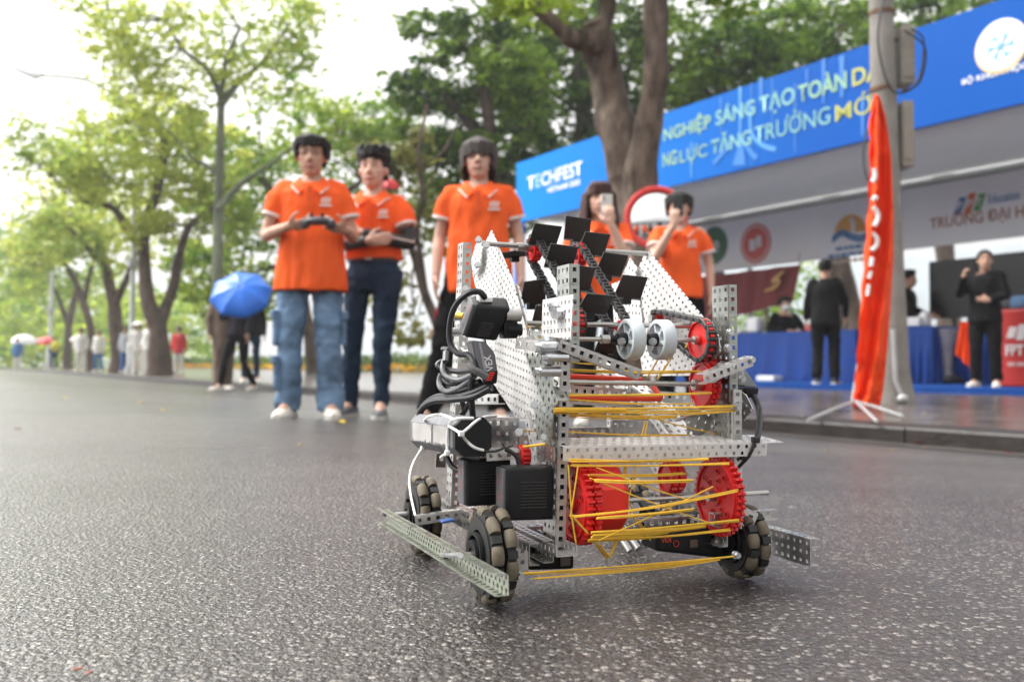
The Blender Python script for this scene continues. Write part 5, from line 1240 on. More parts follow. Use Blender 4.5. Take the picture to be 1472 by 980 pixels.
def motor(front, back, side_text=True, vents=True, cap=True):
    """smart motor: black box with cooling slots in its front (front = TL, TR, BR, BL) and a grey cap with red print on its left side"""
    o = hexa(front, back, BLKP, 'motor', .0045)
    n = (front[1] - front[0]).cross(front[3] - front[0]).normalized()
    if n.dot(front[0] - back[0]) < 0: n = -n
    if vents:
        mb = MB()
        for k in range(9):
            t0 = .28 + k * .058; a, b_ = bil(front, .30, t0), bil(front, .82, t0); up = (front[3] - front[0]).normalized()
            mb.add([a + n * .0002, b_ + n * .0002, b_ + n * .0002 + up * .0012, a + n * .0002 + up * .0012, a + n * .0016, b_ + n * .0016, b_ + n * .0016 + up * .0008, a + n * .0016 + up * .0008],
                   [(4, 5, 6, 7), (0, 1, 5, 4), (2, 3, 7, 6), (0, 4, 7, 3), (1, 2, 6, 5)])
        mb.build('cooling_slots', mat('slot_edge', (.05, .05, .052), .35), o)
    if cap:
        L4 = [back[0], front[0], front[3], back[3]]; ln = (L4[1] - L4[0]).cross(L4[3] - L4[0]).normalized()
        if ln.dot(front[0] - front[1]) < 0: ln = -ln
        q = [bil(L4, s, t) + ln * .0004 for s, t in ((.06, .03), (.92, .03), (.92, .97), (.06, .97))]
        hexa([p + ln * .0022 for p in q], [p - ln * .002 for p in q], GRYP, 'side_cap', .0012, o)
        if side_text:
            Q = [p + ln * .0024 for p in q]; mb = MB()
            for t0, t1 in ((.14, .21), (.23, .28), (.30, .36), (.46, .52), (.54, .62), (.64, .70)):
                for s0, s1 in ((.42, .48), (.54, .64)):
                    mb.add([bil(Q, s0, t0), bil(Q, s1, t0), bil(Q, s1, t1 - .012), bil(Q, s0, t1 - .02)], [(0, 1, 2, 3)])
            mb.build('red_print', REDT, o)
    return o
# ---- omni wheels
def omni(c, R_=.0585):
    """two staggered rings of barrel rollers round a black spoked hub, axle along u"""
    mb = MB(); k_ = R_ / .0585
    for du in (-.0088, .0088):
        mb.ring(c + UX * du, UX, .040 * k_, .0490 * k_, .011, 40, WZ)
    for du in (-.015, .0, .015): mb.ring(c + UX * du, UX, .030 * k_, .044 * k_, .003, 36, WZ)
    mb.disc(c, UX, .013, .046, 20, WZ)
    for k in range(6):
        a = k * math.pi / 3 + .3; d = WZ * math.cos(a) + VY * math.sin(a); mb.tube([c + d * .010, c + d * .040 * k_], .0065, 8, flat=2.0, up=VY)
    for row, du in enumerate((-.0086, .0086)):
        for k in range(9):
            a = (k + .5 * row + .5) * 2 * math.pi / 9; d = WZ * math.cos(a) + VY * math.sin(a); mb.box(c + UX * du + d * .0485 * k_, (.012, .009, .010), Matrix((UX, d.cross(UX), d)).transposed())
    o = part(mb, 'drive_wheel', BLKR)
    for row, du in enumerate((-.0086, .0086)):
        for k in range(9):
            a0 = (k + .5 * row) * 2 * math.pi / 9; pts = []; rad = []
            for q in range(7):
                a = a0 + (q - 3) / 3 * .195; d = WZ * math.cos(a) + VY * math.sin(a); rr = .0078 - .0012 * abs((q - 3) / 3) ** 2
                pts.append(c + UX * du + d * (R_ - .0080)); rad.append(rr)
            mb = MB(); mb.tube(pts, rad, 10); mb.build('roller', ROLL, o, True)
    mb = MB(); mb.ring(c - UX * .022, UX, .010, .019, .006, 24, WZ); mb.ring(c - UX * .020, UX, .024, .028, .004, 30, WZ); mb.build('hub_ring', BLKP, o, True)
    mb = MB(); mb.disc(c, UX, .0055, .085, 10, WZ); mb.build('axle', SHAFT, o, True)
    return o
RW = .0585
for q in ((.005, 0, .0585), (.357, .008, .050), (.003, .308, .0585), (.352, .308, .050)): omni(V(q[0], q[1], q[2]), q[2])
# ---- chassis
channel(V(.040, -.035, .075), V(.040, .345, .075), V(0, 0, -1), UX, 2, 1)
channel(V(.070, -.035, .052), V(.070, .345, .052), V(0, 0, 1), -UX, 2, 1)
channel(V(.318, -.02, .075), V(.318, .345, .075), V(0, 0, -1), -UX, 2, 1)
channel(V(.385, -.01, .075), V(.385, .345, .075), V(0, 0, -1), -UX, 2, 1)
channel(V(.07, .055, .052), V(.318, .055, .052), V(0, 0, 1), VY, 2, 1)
channel(V(.07, .30, .052), V(.318, .30, .052), V(0, 0, 1), VY, 2, 1)
channel(V(.05, .25, .16), V(.33, .25, .16), V(0, 0, 1), VY, 2, 1)
# tray below the front motor: open topped channel seen from its end
channel(un(745, 777, u=.062) + V(0, 0, 0), un(800, 800, u=.062), UX, WZ, 2, 1, ALUB, True)
# ---- posts
def post(b, t, back, right, nb=3, nf=1, m=None):
    """corner post: side web going back from the front edge, and a front flange"""
    return channel(b, t, back, right, nb, nf, m, True, 'post')
post(un(798, 797, v=-.022), un(808, 440, v=-.022), VY, UX, 3, 1)
mb = MB(); p0_, p1_ = un(804, 785, v=-.012), un(812, 460, v=-.012); mb.tube([p0_ + V(.001, 0, 0), p1_ + V(.001, 0, 0)], .0055, 4); part(mb, 'dark_backing', BLKP, False)  # black strip added inside the post so its holes look dark and shaded
post(un(819, 520, v=-.026), un(819, 379, v=-.026), VY, UX, 3, 1, ALUG)
post(un(1050, 660, v=.0), un(1047, 409, v=.0), VY, UX, 3, 1, ALUG)
post(un(1055, 735, v=-.006), un(1054, 560, v=-.006), VY, UX, 3, 1, ALUB)
LT = .20
post(un(648, 728, v=LT), un(664, 412, v=LT), VY, UX, 2, 1, ALUB)
post(un(662, 470, v=LT + .004), un(666.5, 348, v=LT + .004), VY, UX, 2, 1, ALU)
channel(un(880, 660, v=.24), un(876, 545, v=.24), UX, VY, 2, 1, ALU)
# ---- the long front bar: perforated top and front
fa, fb_ = un(810, 642, v=-.03), un(1126, 635.5, v=-.03); bk = un(795, 630, v=.03)
P = Perf(); d = (fb_ - fa); L_ = d.length; d.normalize(); wdir = (bk - fa); wdir = (wdir - d * wdir.dot(d)); cyw = wdir.length / 5
n_ = round(L_ / PIT_); P.sheet(fa, d, wdir, n_, 5, L_ / n_, cyw, .52, True); dn = d.cross(wdir).normalized(); dn = dn if dn.z < 0 else -dn
P.sheet(fa, d, dn, n_ - 2, 2, L_ / n_, .0085, .52, True); P.build('front_bar', mat('bar_aluminium', (.70, .685, .665), .42, .35, noise_amt=.06, scale=40, bump=.03, bscale=300), .0010)
P = Perf(); P.sheet(fa + V(-.010, .004, .0), VY, V(0, 0, -1), 4, 2, .014, .0085, .5); P.build('bracket', ALU)
# ---- side bumpers: channels open outwards
def bump(p0, p1, nw, m): return None
u0 = -.045
a = un(556, 731, u=u0); b = un(731, 826, u=u0); 
a2 = un(556, 747, u=u0); b2 = un(731, 859, u=u0)
dz = ((a - a2).length + (b - b2).length) / 2
P = Perf(); d = b - a; L_ = d.length; n_ = round(L_ / PIT_); cx = L_ / n_
d.normalize(); dwn = (b2 - b); dwn = (dwn - d * dwn.dot(d)).normalized()
P.sheet(a, d, dwn, n_, 3, cx, dz / 3, .74, True); P.sheet(a, d, (-UX + V(0, 0, .0)) - d * (-UX).dot(d), n_, 1, cx, .0135, .5); P.sheet(a + dwn * dz, d, -UX - d * (-UX).dot(d), n_, 1, cx, .0135, .5)
bumper = P.build('side_bumper', mat('bumper_aluminium', (.44, .465, .395), .33, .92, noise_amt=.08, scale=50), .0007)
rod([un(636, 797, u=u0 - .001), un(662, 798, u=u0 - .02)], .0032, BOLT, 'bolt', 8)
# strut from the bumper to the frame
channel(un(596, 742, w=.066), un(700, 727, w=.078), V(0, 0, -1), V(-.35, 1, 0), 1, 1, ALUB, True)
# right bumper
u1 = .405
a = un(1100, 757, u=u1); b = un(1165, 775, u=u1); b2 = un(1165, 814, u=u1); dz = (b - b2).length
a = b + (a - b).normalized() * .26; d = (b - a).normalized(); n_ = round((b - a).length / PIT_); cx = (b - a).length / n_
P = Perf(); P.sheet(a, d, V(0, 0, -1), n_, 3, cx, dz / 3, .36); P.sheet(a, d, UX, n_, 1, cx, .013, .36); P.sheet(a - WZ * dz, d, UX, n_, 1, cx, .013, .36); P.build('side_bumper', ALUB)
channel(V(.30, -.006, .092), V(.395, -.006, .092), V(0, 0, -1), -VY, 1, 1, ALUB)
channel(un(1058, 725, v=-.015), un(1090, 740, v=-.03), V(0, 0, -1), UX, 2, 1, ALUB)
# small bracket plates
plate([(742, 786), (759, 792), (759, 830), (742, 822)], dict(v=-.045), ALU, 0, .0125)
plate([(636, 650), (642, 652), (640, 672), (626, 671), (627, 652)], dict(v=.18), ALU, 0, .014)
bolt(un(747, 828, v=-.05), -VY, .0045, .006); bolt(un(1057, 797, v=-.04), -VY, .004, .006)
# ---- arm and cross pieces round the front posts
channel(un(806, 488, v=-.03), un(922, 531, v=-.045), V(0, 0, -1), VY, 1, 1, ALU)
channel(un(742, 486, v=.04), un(803, 493, v=-.02), V(0, 0, -1), VY, 1, 1, ALU)
plate([(781, 431), (825, 423), (821, 488), (779, 482)], dict(u=.072), PLATE, 0, .0105, 'perforated_plate', hole=.42)
channel(un(1010, 538, v=-.035), un(1080, 512, v=-.02), V(0, 0, -1), VY, 1, 1, ALUB)
channel(un(1012, 536, v=-.01), un(1046, 512, v=.03), V(0, 0, -1), -VY, 1, 1, ALUB)
for px, py, v_ in ((799, 442, -.02), (807, 450, -.02), (803, 451, -.02)): bolt(un(px, py, u=.07), -UX, .006, .006)
for px, py, v_, r in ((790, 500, -.02, .010), (797, 513, -.02, .008), (790, 534, -.02, .008), (802, 514, -.03, .006)):
    mb = MB(); p = un(px, py, v=v_); mb.disc(p, UX, r * .75, .026, 14, WZ); mb.disc(p - UX * .015, UX, r * .55, .008, 6, WZ); part(mb, 'standoff', BOLT)
for px, py in ((768, 582), (783, 589), (792, 583), (783, 628), (733, 624), (746, 621), (808, 616), (699, 353), (688, 345), (669, 415), (687, 381)):
    bolt(un(px, py, v=.0 if px > 740 else (.19 if py < 420 else .06)), -VY + V(-.35, 0, .1), .0038, .004)
for px, py in ((1046, 500), (1066, 545), (1060, 585), (1080, 517), (1049, 478)): bolt(un(px, py, v=-.02), -VY, .0042, .004)
# ---- perforated side plates (left and right walls of the intake)
plate([(707, 331), (738, 405), (760, 488), (756, 522), (706, 522), (682, 402), (680, 384)], dict(u=.085), PLATE, .62, .0105)
plate([(688, 339), (694, 356), (691, 384), (681, 399), (678, 374)], dict(u=.078), PLATE, .62, .0105)
plate([(712, 492), (757, 480), (772, 520), (788, 600), (746, 606), (706, 545)], dict(u=.083), PLATE, .15, .0105)
plate([(736, 405), (746, 412), (760, 470), (758, 500), (742, 500), (730, 440)], dict(u=.090), PLATE, .3, .0105)
channel(un(752, 500, u=.078), un(790, 606, u=.078), V(0, -1, .1), UX, 3, 1, ALUG, True, 'channel')
plate([(768, 580), (798, 582), (790, 640), (772, 628)], dict(u=.074), ALUG, .3, .0115)
plate([(929, 361), (937, 366), (1033, 482), (1036, 505), (1000, 540), (925, 540), (914, 462), (915, 392)], dict(u=.325), PLATE, .62, .0115)
plate([(906, 371), (916, 385), (913, 408), (892, 404)], dict(u=.318), PLATE, .4, .0115)
plate([(880, 408), (915, 395), (925, 470), (884, 480)], dict(u=.322), PLATE, .1, .0115)
plate([(985, 588), (1046, 586), (1034, 606), (1008, 626), (988, 624)], dict(v=.05), ALU, .5, .0115)
plate([(1060, 560), (1072, 566), (1083, 588), (1070, 604), (1060, 600)], dict(u=.36), ALU, .5, .0115)
# slanted ramps inside
def ramp(p0, p1, wid, m=ALUB): return channel(p0, p1, UX, V(0, 0, -1), wid, 1, m, True, 'ramp')
ramp(un(757, 590, v=.07), un(776, 672, v=.02), 2); ramp(un(930, 580, v=.12), un(972, 640, v=.04), 3); ramp(un(885, 545, v=.2), un(944, 600, v=.12), 3)
ramp(un(860, 520, v=.2), un(965, 596, v=.06), 1); ramp(un(935, 655, v=.06), un(955, 685, v=.03), 3)
channel(un(880, 604, v=.2), un(1005, 607, v=.2), V(0, 0, -1), VY, 2, 1, ALU); channel(un(765, 551, v=.15), un(1000, 566, v=.15), V(0, 0, -1), VY, 2, 1, ALUB)
channel(un(948, 700, v=.1), un(1010, 697, v=.1), V(0, 0, -1), VY, 2, 1, ALU); channel(un(948, 724, v=.1), un(1010, 722, v=.1), V(0, 0, -1), VY, 2, 1, ALU)
channel(un(622, 601, v=.16), un(746, 601, v=.04), V(0, 0, -1), VY, 3, 1, ALU)
channel(un(690, 645, v=.05), un(752, 642, v=.05), VY * -1, V(0, 0, -1), 2, 1, ALUB); channel(un(655, 567, v=.2), un(716, 567, v=.12), V(0, 0, -1), VY, 1, 1, ALUB)
channel(un(661, 499, v=.15), un(700, 500, v=.15), V(0, -1, -.4), V(0, 0, -1), 2, 1, ALUB)
rod([un(893, 640, v=.1), un(915, 625, v=.08)], .004, BOLT, 'rod'); rod([un(970, 604, v=.03), un(1030, 588, v=.05)], .0025, ALU, 'rod')
for x0, y0, x1, y1 in ((880, 752, 906, 792), (890, 750, 918, 788), (902, 748, 930, 784)): rod([un(x0, y0, v=.14), un(x1, y1, v=.1)], .0045, ALUB, 'rod')
rod([un(905, 700, v=.15), un(925, 730, v=.15), un(950, 748, v=.14)], .0022, CABLE, 'cable'); rod([un(915, 728, v=.18), un(955, 735, v=.18)], .013, GRYP, 'pneumatic_tube')
# ---- gears
def gear(c, ax, R_, n, th, holes=True, double=False, m=None, hub=None):
    x = (WZ - ax * WZ.dot(ax)).normalized(); y = ax.cross(x); mb = MB()
    def outline(r0, r1, ph):
        o = []
        for k in range(n):
            for f_, r in ((-.36, r0), (-.14, r1), (.14, r1), (.36, r0)):
                a = (k + f_ + ph) * 2 * math.pi / n; o.append((math.cos(a) * r, math.sin(a) * r))
        return o
    lay = ((-th * .28, th * .42, 0), (th * .28, th * .42, .0)) if double else ((0, th, 0),)
    for off, t_, ph in lay:
        mb.prism(outline(R_ * .885, R_, ph), c + ax * off, x, y, t_)
    g_ = part(mb, 'gear', m or REDP, False)
    mb = MB()
    for s in (-1, 1):
        mb.ring(c + ax * s * (th / 2 + .0008), ax, R_ * .80, R_ * .86, .003, 48, x); mb.ring(c + ax * s * (th / 2 + .001), ax, R_ * .13, R_ * .24, .004, 24, x)
    mb.build('rim', m or REDP, g_, True)
    if holes:
        mb = MB(); s = -1
        for rr, cnt, hr in ((.62, 12, .0042), (.40, 6, .0036)):
            for k in range(cnt):
                if cnt == 12 and k % 4 == 3: continue
                a = (k + .3) * 2 * math.pi / cnt; q = c + (x * math.cos(a) + y * math.sin(a)) * R_ * rr + ax * s * (th / 2 + .0006)
                mb.ring(q, ax, hr * .62, hr, .002, 12, x)
        mb.build('hole_rims', m or REDP, g_, True)
        mb = MB()
        for rr, cnt, hr in ((.62, 12, .0026), (.40, 6, .0022)):
            for k in range(cnt):
                if cnt == 12 and k % 4 == 3: continue
                a = (k + .3) * 2 * math.pi / cnt; q = c + (x * math.cos(a) + y * math.sin(a)) * R_ * rr + ax * s * (th / 2 + .0002)
                mb.disc(q, ax, hr, .0012, 10, x)
        mb.build('holes', mat('gear_hole_shade', (.05, .004, .004), .8), g_, True)  # flat dark red discs colour in the shade inside the holes
    return g_
GC1 = un(1034, 712, u=.318); GC0 = V(.118, GC1.y, GC1.z + .001)
gear(GC1, UX, .0525, 36, .011, True, True); gear(GC0, UX, .0505, 36, .019, True, True)
rod([GC0 - UX * .02, GC1 + UX * .075], .0032, SHAFT, 'shaft', 8); mb = MB(); mb.disc(GC1 - UX * .012, UX, .0065, .012, 14, WZ); part(mb, 'shaft_collar', SHAFT)
# red octagonal drum beside the left gear
mb = MB(); oc = GC0 + V(.014, .006, .002); rings = []
for du, r in ((0, .046), (.030, .047), (.036, .043), (.0362, .012)): rings.append([oc + UX * du + (WZ * math.cos(k * math.pi / 4 + .39) + VY * math.sin(k * math.pi / 4 + .39)) * r for k in range(8)])
mb.loft(rings); part(mb, 'drum', REDB2, False)
G2 = un(1013, 553, u=.318); gear(G2, UX, .033, 24, .010, False, True); rod([un(816, 549, v=G2.y), G2 + UX * .03], .0032, SHAFT, 'shaft'); mb = MB(); mb.disc(G2 - UX * .012, UX, .0075, .012, 14, WZ); part(mb, 'shaft_collar', SHAFT)
gear(un(1016, 531, u=.326) , UX, .021, 16, .010, False, False)
gear(un(966, 686, u=.262), UX, .021, 16, .018, False, True)
gear(un(788, 519, v=.02), UX, .007, 10, .006, False); gear(un(752, 655, v=.03), UX, .014, 14, .008, False)
# ---- flex wheels on their shaft
S0, S1 = un(822, 487, v=.03), un(1040, 501, v=.03); S1 = V(S1.x, S0.y, S0.z); rod([S0, S1], .0030, SHAFT, 'shaft')
def flexwheel(px, hubside):
    c = un(px, 489, v=.03); c = V(c.x, S0.y, S0.z + .0); mb = MB(); R_ = .0265
    rg = []
    for k in range(48):
        d = WZ * math.cos(k * math.pi / 24) + VY * math.sin(k * math.pi / 24)
        rg.append([c + d * .0212 - UX * .009, c + d * (R_ - .0012) - UX * .009, c + d * R_ - UX * .0075, c + d * R_ + UX * .0075, c + d * (R_ - .0012) + UX * .009, c + d * .0212 + UX * .009])
    mb.loft(rg, closed=True)
    mb.ring(c, UX, .004, .0098, .0165, 24, WZ)
    for k in range(6):
        a = k * math.pi / 3 + .25; d = WZ * math.cos(a) + VY * math.sin(a); e = d.cross(UX)
        mb.box(c + d * .0152, (.0155, .0036, .0135), Matrix((UX, e, d)).transposed())
    o = part(mb, 'flex_wheel', WHEELG)
    mb = MB(); mb.disc(c - UX * .014, UX, .0075, .013, 20, WZ, .0092); mb.disc(c - UX * .027, UX, .0052, .016, 14, WZ); mb.build('hub', BLKP, o, True)
    mb = MB(); mb.disc(c - UX * .0375, UX, .0058, .011, 14, WZ); mb.build('shaft_collar', SHAFT, o, True)
    bolt(c - UX * .018 - VY * .009 - WZ * .003, -VY - UX, .0042, .005, None, o)
flexwheel(907, 1); flexwheel(951, 1)
# ---- chains and sprockets
def sprocket(c, R_=.0145, n=12, th=.008):
    g_ = gear(c, UX, R_, n, th, False, False); mb = MB(); mb.disc(c - UX * th, UX, .0055, .010, 12, WZ); mb.build('collar', SHAFT, g_, True); return g_
CHN = mat('chain_plastic', (.042, .041, .042), .45, spec=.4, noise_amt=.15, scale=60)
def chain(c0, c1, R_, m=CHN, wid=.0115):
    """roller chain loop round two sprockets in a plane across the axle"""
    d = (c1 - c0); L_ = d.length; d.normalize(); nrm_ = UX.cross(d).normalized(); path = []
    N = 16
    for k in range(N): a = math.pi / 2 + math.pi * k / N; path.append(c0 + (d * math.cos(a) + nrm_ * math.sin(a)) * R_)
    s_ = int(L_ / .012)
    for k in range(s_): path.append(c0 + d * L_ * k / s_ - nrm_ * R_)
    for k in range(N): a = -math.pi / 2 + math.pi * k / N; path.append(c1 + (d * math.cos(a) + nrm_ * math.sin(a)) * R_)
    for k in range(s_): path.append(c1 - d * L_ * k / s_ + nrm_ * R_)
    # resample evenly
    P_ = [Vector(p) for p in path] + [Vector(path[0])]; ln = [0]
    for a, b in zip(P_, P_[1:]): ln.append(ln[-1] + (b - a).length)
    n_ = int(ln[-1] / .0078); pts = []; j = 0
    for k in range(n_):
        t_ = ln[-1] * k / n_
        while ln[j + 1] < t_: j += 1
        pts.append(P_[j].lerp(P_[j + 1], (t_ - ln[j]) / max(1e-9, ln[j + 1] - ln[j])))
    mb = MB()
    for k in range(n_):
        a, b = pts[k], pts[(k + 1) % n_]; t_ = (b - a).normalized(); q = t_.cross(UX); R3 = Matrix((UX, t_, q)).transposed()
        ww = wid * (.5 if k % 2 else .40)
        for s in (-1, 1): mb.box((a + b) / 2 + UX * s * ww, (.0016, .0092, .0052), R3)
        mb.disc(a, UX, .0022, wid * .95, 6, t_)
    return part(mb, 'chain', m, False)
VT_, VB_ = .20, .055
tops = [un(762, 357, v=VT_), un(831, 368, v=VT_)]; bots = [un(835, 466, v=VB_), un(897, 480, v=VB_)]
for T, B in zip(tops, bots):
    uu = (T.x + B.x) / 2; T = V(uu, T.y, T.z); B = V(uu, B.y, B.z)
    sprocket(T, .0205, 12); sprocket(B, .0205, 12); chain(T, B, .0185)
rod([un(692, 350, v=VT_), V(.33, VT_, tops[0].z)], .0038, SHAFT, 'shaft'); rod([V(un(757, 453, v=VB_).x, VB_, bots[0].z), V(.33, VB_, bots[0].z)], .0034, SHAFT, 'shaft')
mb = MB(); mb.disc(un(750, 355, v=VT_), UX, .0065, .014, 14, WZ); part(mb, 'shaft_collar', SHAFT); mb = MB(); mb.disc(un(737, 453, v=VB_), UX, .008, .02, 14, WZ); part(mb, 'shaft_collar', SHAFT)
C1 = V(un(1008, 498, v=.03).x, .03, S0.z); C2 = un(945, 458, u=C1.x)
sprocket(C1, .0292, 18, .007); sprocket(C2, .0100, 10, .007); chain(C2, C1, .0262, BLKP, .013) if False else None
def belt_run(c0, r0, c1, r1):
    d = (c1 - c0); L_ = d.length; d.normalize(); nn = UX.cross(d).normalized(); path = []
    for k in range(11): a = math.pi / 2 + math.pi * k / 10; path.append(c0 + (d * math.cos(a) + nn * math.sin(a)) * r0)
    for k in range(1, 8): path.append((c0 - nn * r0).lerp(c1 - nn * r1, k / 8))
    for k in range(19): a = -math.pi / 2 + math.pi * k / 18; path.append(c1 + (d * math.cos(a) + nn * math.sin(a)) * r1)
    for k in range(1, 8): path.append((c1 + nn * r1).lerp(c0 + nn * r0, k / 8))
    ln = [0]; P_ = path + [path[0]]
    for a, b in zip(P_, P_[1:]): ln.append(ln[-1] + (b - a).length)
    n_ = int(ln[-1] / .0085); pts = []; j = 0
    for k in range(n_):
        t_ = ln[-1] * k / n_
        while ln[j + 1] < t_: j += 1
        pts.append(P_[j].lerp(P_[j + 1], (t_ - ln[j]) / max(1e-9, ln[j + 1] - ln[j])))
    mb = MB(); mr = MB()
    for k in range(n_):
        a, b = pts[k], pts[(k + 1) % n_]; t_ = (b - a).normalized(); R3 = Matrix((UX, t_, t_.cross(UX))).transposed(); ww = .0065 if k % 2 else .0052
        for s in (-1, 1): mb.rbox((a + b) / 2 + UX * s * ww, (.0024, .0105, .0064), .0008, R3, 1)
        mb.disc(a, UX, .0026, .015, 8, t_)
    part(mb, 'chain', CHN, False)
belt_run(C2, .011, C1, .0268)
for k in range(20):
    a = k * math.pi / 10; 
    if math.cos(a) * 1 < 9: mb = MB()
# ---- black flaps carried by the chains
FL_ = [((770, 322), (806, 326.5), (797, 354.5), (761, 351), .185), ((815, 311.5), (848, 316), (845, 345.5), (812, 342.5), .235), ((842.5, 334), (875, 338), (866, 368), (832, 363), .20), ((793, 351), (829, 356), (821, 385), (784, 382), .145),
       ((869, 363.5), (901.5, 368), (890.5, 397), (857, 393), .15), ((896.5, 396), (929, 399.5), (919, 429), (884, 426), .10), ((820, 381), (854, 386), (845, 418), (812, 414), .11), ((845, 422.5), (882, 426), (868, 452), (830, 447.5), .055),
       ((755, 406), (782, 402), (783, 436), (750, 434), .17), ((722, 364), (757, 358), (757, 366), (724, 370), .245), ((772, 440), (812, 440), (806, 470), (766, 466), .10), ((864, 482), (892, 486), (880, 508), (856, 505), .09)]
for i, (tl, tr, br, bl, v_) in enumerate(FL_):
    cx_, cy_ = sum(q[0] for q in (tl, tr, br, bl)) / 4, sum(q[1] for q in (tl, tr, br, bl)) / 4; tl, tr, br, bl = [(cx_ + (q[0] - cx_) * 1.10, cy_ + (q[1] - cy_) * 1.08) for q in (tl, tr, br, bl)]
    a, b = un(*bl, v=v_), un(*br, v=v_); c, e = un(*tr, v=v_ - .016), un(*tl, v=v_ - .016); n = (b - a).cross(e - a).normalized() * .0011
    if n.dot(un(736, 490, v=0) - un(736, 490, v=.3)) < 0: n = -n
    o = hexa([e + n, c + n, b + n, a + n], [e - n, c - n, b - n, a - n], FLAP, 'flap', .0006)
    mid = (a + b) / 2; mb = MB(); mb.box(mid + V(0, .004, -.003), (.012, .012, .010)); mb.build('flap_mount', BLKP, o)
    mb = MB(); mb.tube([a + n * .6, b + n * .6], .0013, 6); mb.build('edge_sheen', mat('flap_edge_sheen', (.16, .155, .15), .5), o)  # paler colour along the edge paints the flap's sheen
# ---- motors
def box4(tl, tr, br, bl, v): return [un(*q, v=v) for q in (tl, tr, br, bl)]
f = box4((727, 672), (798, 670), (798, 747), (727, 749), -.012); motor(f, [q + V(.001, .033, 0) for q in f])
f = box4((670, 660), (735, 656), (735, 726), (670, 728), .045); motor(f, [q + V(.001, .033, 0) for q in f])
f = [un(683.5, 438, v=.045), un(735, 443, v=.045), un(714, 491.5, v=.055), un(667, 485, v=.055)]; k = [un(677.5, 424, v=.08), un(730, 427.5, v=.08), un(709, 477, v=.09), un(661.5, 477, v=.09)]
mt = motor(f, k, True, False); mb = MB(); n = (f[1] - f[0]).cross(f[3] - f[0]).normalized(); n = n if n.y < 0 else -n
for i in range(8):
    t0 = .50 + i * .055; a, b = bil(f, .34, t0) + n * .0004, bil(f, .72, t0) + n * .0004; mb.tube([a, b], .0007, 4)
mb.build('cooling_slots', mat('slot_edge', (.05, .05, .052), .35), mt)
mb = MB(); mb.disc(un(738, 474, v=.06), UX, .008, .02, 18, WZ); mb.disc(un(732, 466, v=.065), UX, .010, .012, 18, WZ); mb.rbox(un(731, 474, v=.065), (.02, .02, .022), .003); part(mb, 'motor_mount', BLKP)
mb = MB(); mb.rbox(un(697, 431, v=.06), (.018, .012, .007), .002); mb.rbox(un(690, 429, v=.06), (.007, .008, .006), .001); part(mb, 'plug', WTIE)
f = box4((944, 765), (1053, 757), (1053, 800), (944, 790), .012); f2 = [f[0], f[1], f[2] - WZ * .004, f[3] - WZ * .002]; rm = motor(f2, [q + V(0, .045, 0) for q in f2], False, False, False)
a = un(950, 781, v=.0095); lettering('lettering', 'VEX', a + WZ * .001, UX, WZ, .016, .006, REDT, rm, .02, 0, .0005); mb = MB(); c = un(972, 781, v=.0105); mb.ring(c, VY, .0035, .0043, .0008, 18, WZ); mb.build('red_print', REDT, rm)
mb = MB(); mb.rbox(un(997, 781, v=.0105), (.012, .004, .01), .001); mb.build('port', mat('port', (.10, .07, .06), .4), rm)
f = box4((760, 783), (826, 783), (826, 818), (760, 820), .02); lm = motor(f, [q + V(0, .05, 0) for q in f], False, False, False); mb = MB(); mb.rbox(un(812, 800, v=.017), (.014, .004, .022), .001); mb.build('port', mat('port', (.10, .07, .06), .4), lm)
# motor on the right side
f = [un(1071, 546, v=.03), un(1083, 549, v=.03), un(1093, 563, v=.03), un(1071, 563, v=.03)]
hexa([un(1068, 528, v=.05), un(1072, 530, v=.05), un(1091, 557, v=.03), un(1070, 556, v=.03)], [q + V(.004, .05, .0) for q in (un(1068, 528, v=.05), un(1072, 530, v=.05), un(1091, 557, v=.03), un(1070, 556, v=.03))], GRYP, 'motor', .003)
hexa([un(1070, 556.5, v=.03), un(1092, 557.5, v=.03), un(1089, 570, v=.03), un(1074, 572, v=.03)], [q + V(0, .035, 0) for q in (un(1070, 556.5, v=.03), un(1092, 557.5, v=.03), un(1089, 570, v=.03), un(1074, 572, v=.03))], BLKP, 'motor_end', .002)
rod([un(1083, 568, v=.03), un(1090, 585, v=.02), un(1092, 605, v=.0), un(1088, 632, v=-.02), un(1078, 650, v=-.01), un(1068, 662, v=.0)], .0042, CABLE, 'cable')
rod([un(1093, 586, v=.0), un(1090, 622, v=-.02), un(1086, 634, v=-.03)], .0022, BTIE, 'zip_tie'); mb = MB(); mb.rbox(un(1086, 632, v=-.032), (.009, .008, .008), .001); part(mb, 'zip_tie_head', BTIE); rod([un(1085, 634, v=-.032), un(1078, 652, v=-.03), un(1062, 671, v=-.015)], .0024, BTIE, 'zip_tie'); rod([un(1074, 640, v=-.02), un(1068, 655, v=-.01), un(1062, 660, v=0)], .0034, CABLE, 'cable')
# ---- battery: eight sided case lying along the left side
bu = -.004; v0, v1 = .010, .165
c0 = un(676, 628, v=v0); sec_ = [(-.020, -.012), (-.020, .013), (-.010, .023), (.014, .023), (.024, .013), (.024, -.012), (.014, -.022), (-.010, -.022)]
e1 = un(609, 619, v=v1); ax = (e1 - c0)
mb = MB(); rings = []
for q, s in ((0, .90), (.02, 1), (.35, 1), (.36, 1.03), (.44, 1.03), (.45, 1), (.97, 1), (1, .92)): rings.append([c0 + ax * q + UX * (a * s) + WZ * (b * s) for a, b in sec_])
mb.loft(rings); bat = part(mb, 'battery', mat('battery_grey', (.13, .13, .14), .5, noise_amt=.15, scale=40, bump=.1, bscale=500)); autosmooth(bat, 20)
mb = MB(); mb.loft([[c0 + ax * q + UX * (a * 1.03) + WZ * (b * 1.03) for a, b in sec_] for q in (-.03, .018)]); mb.build('end_cap', BLKP, bat)
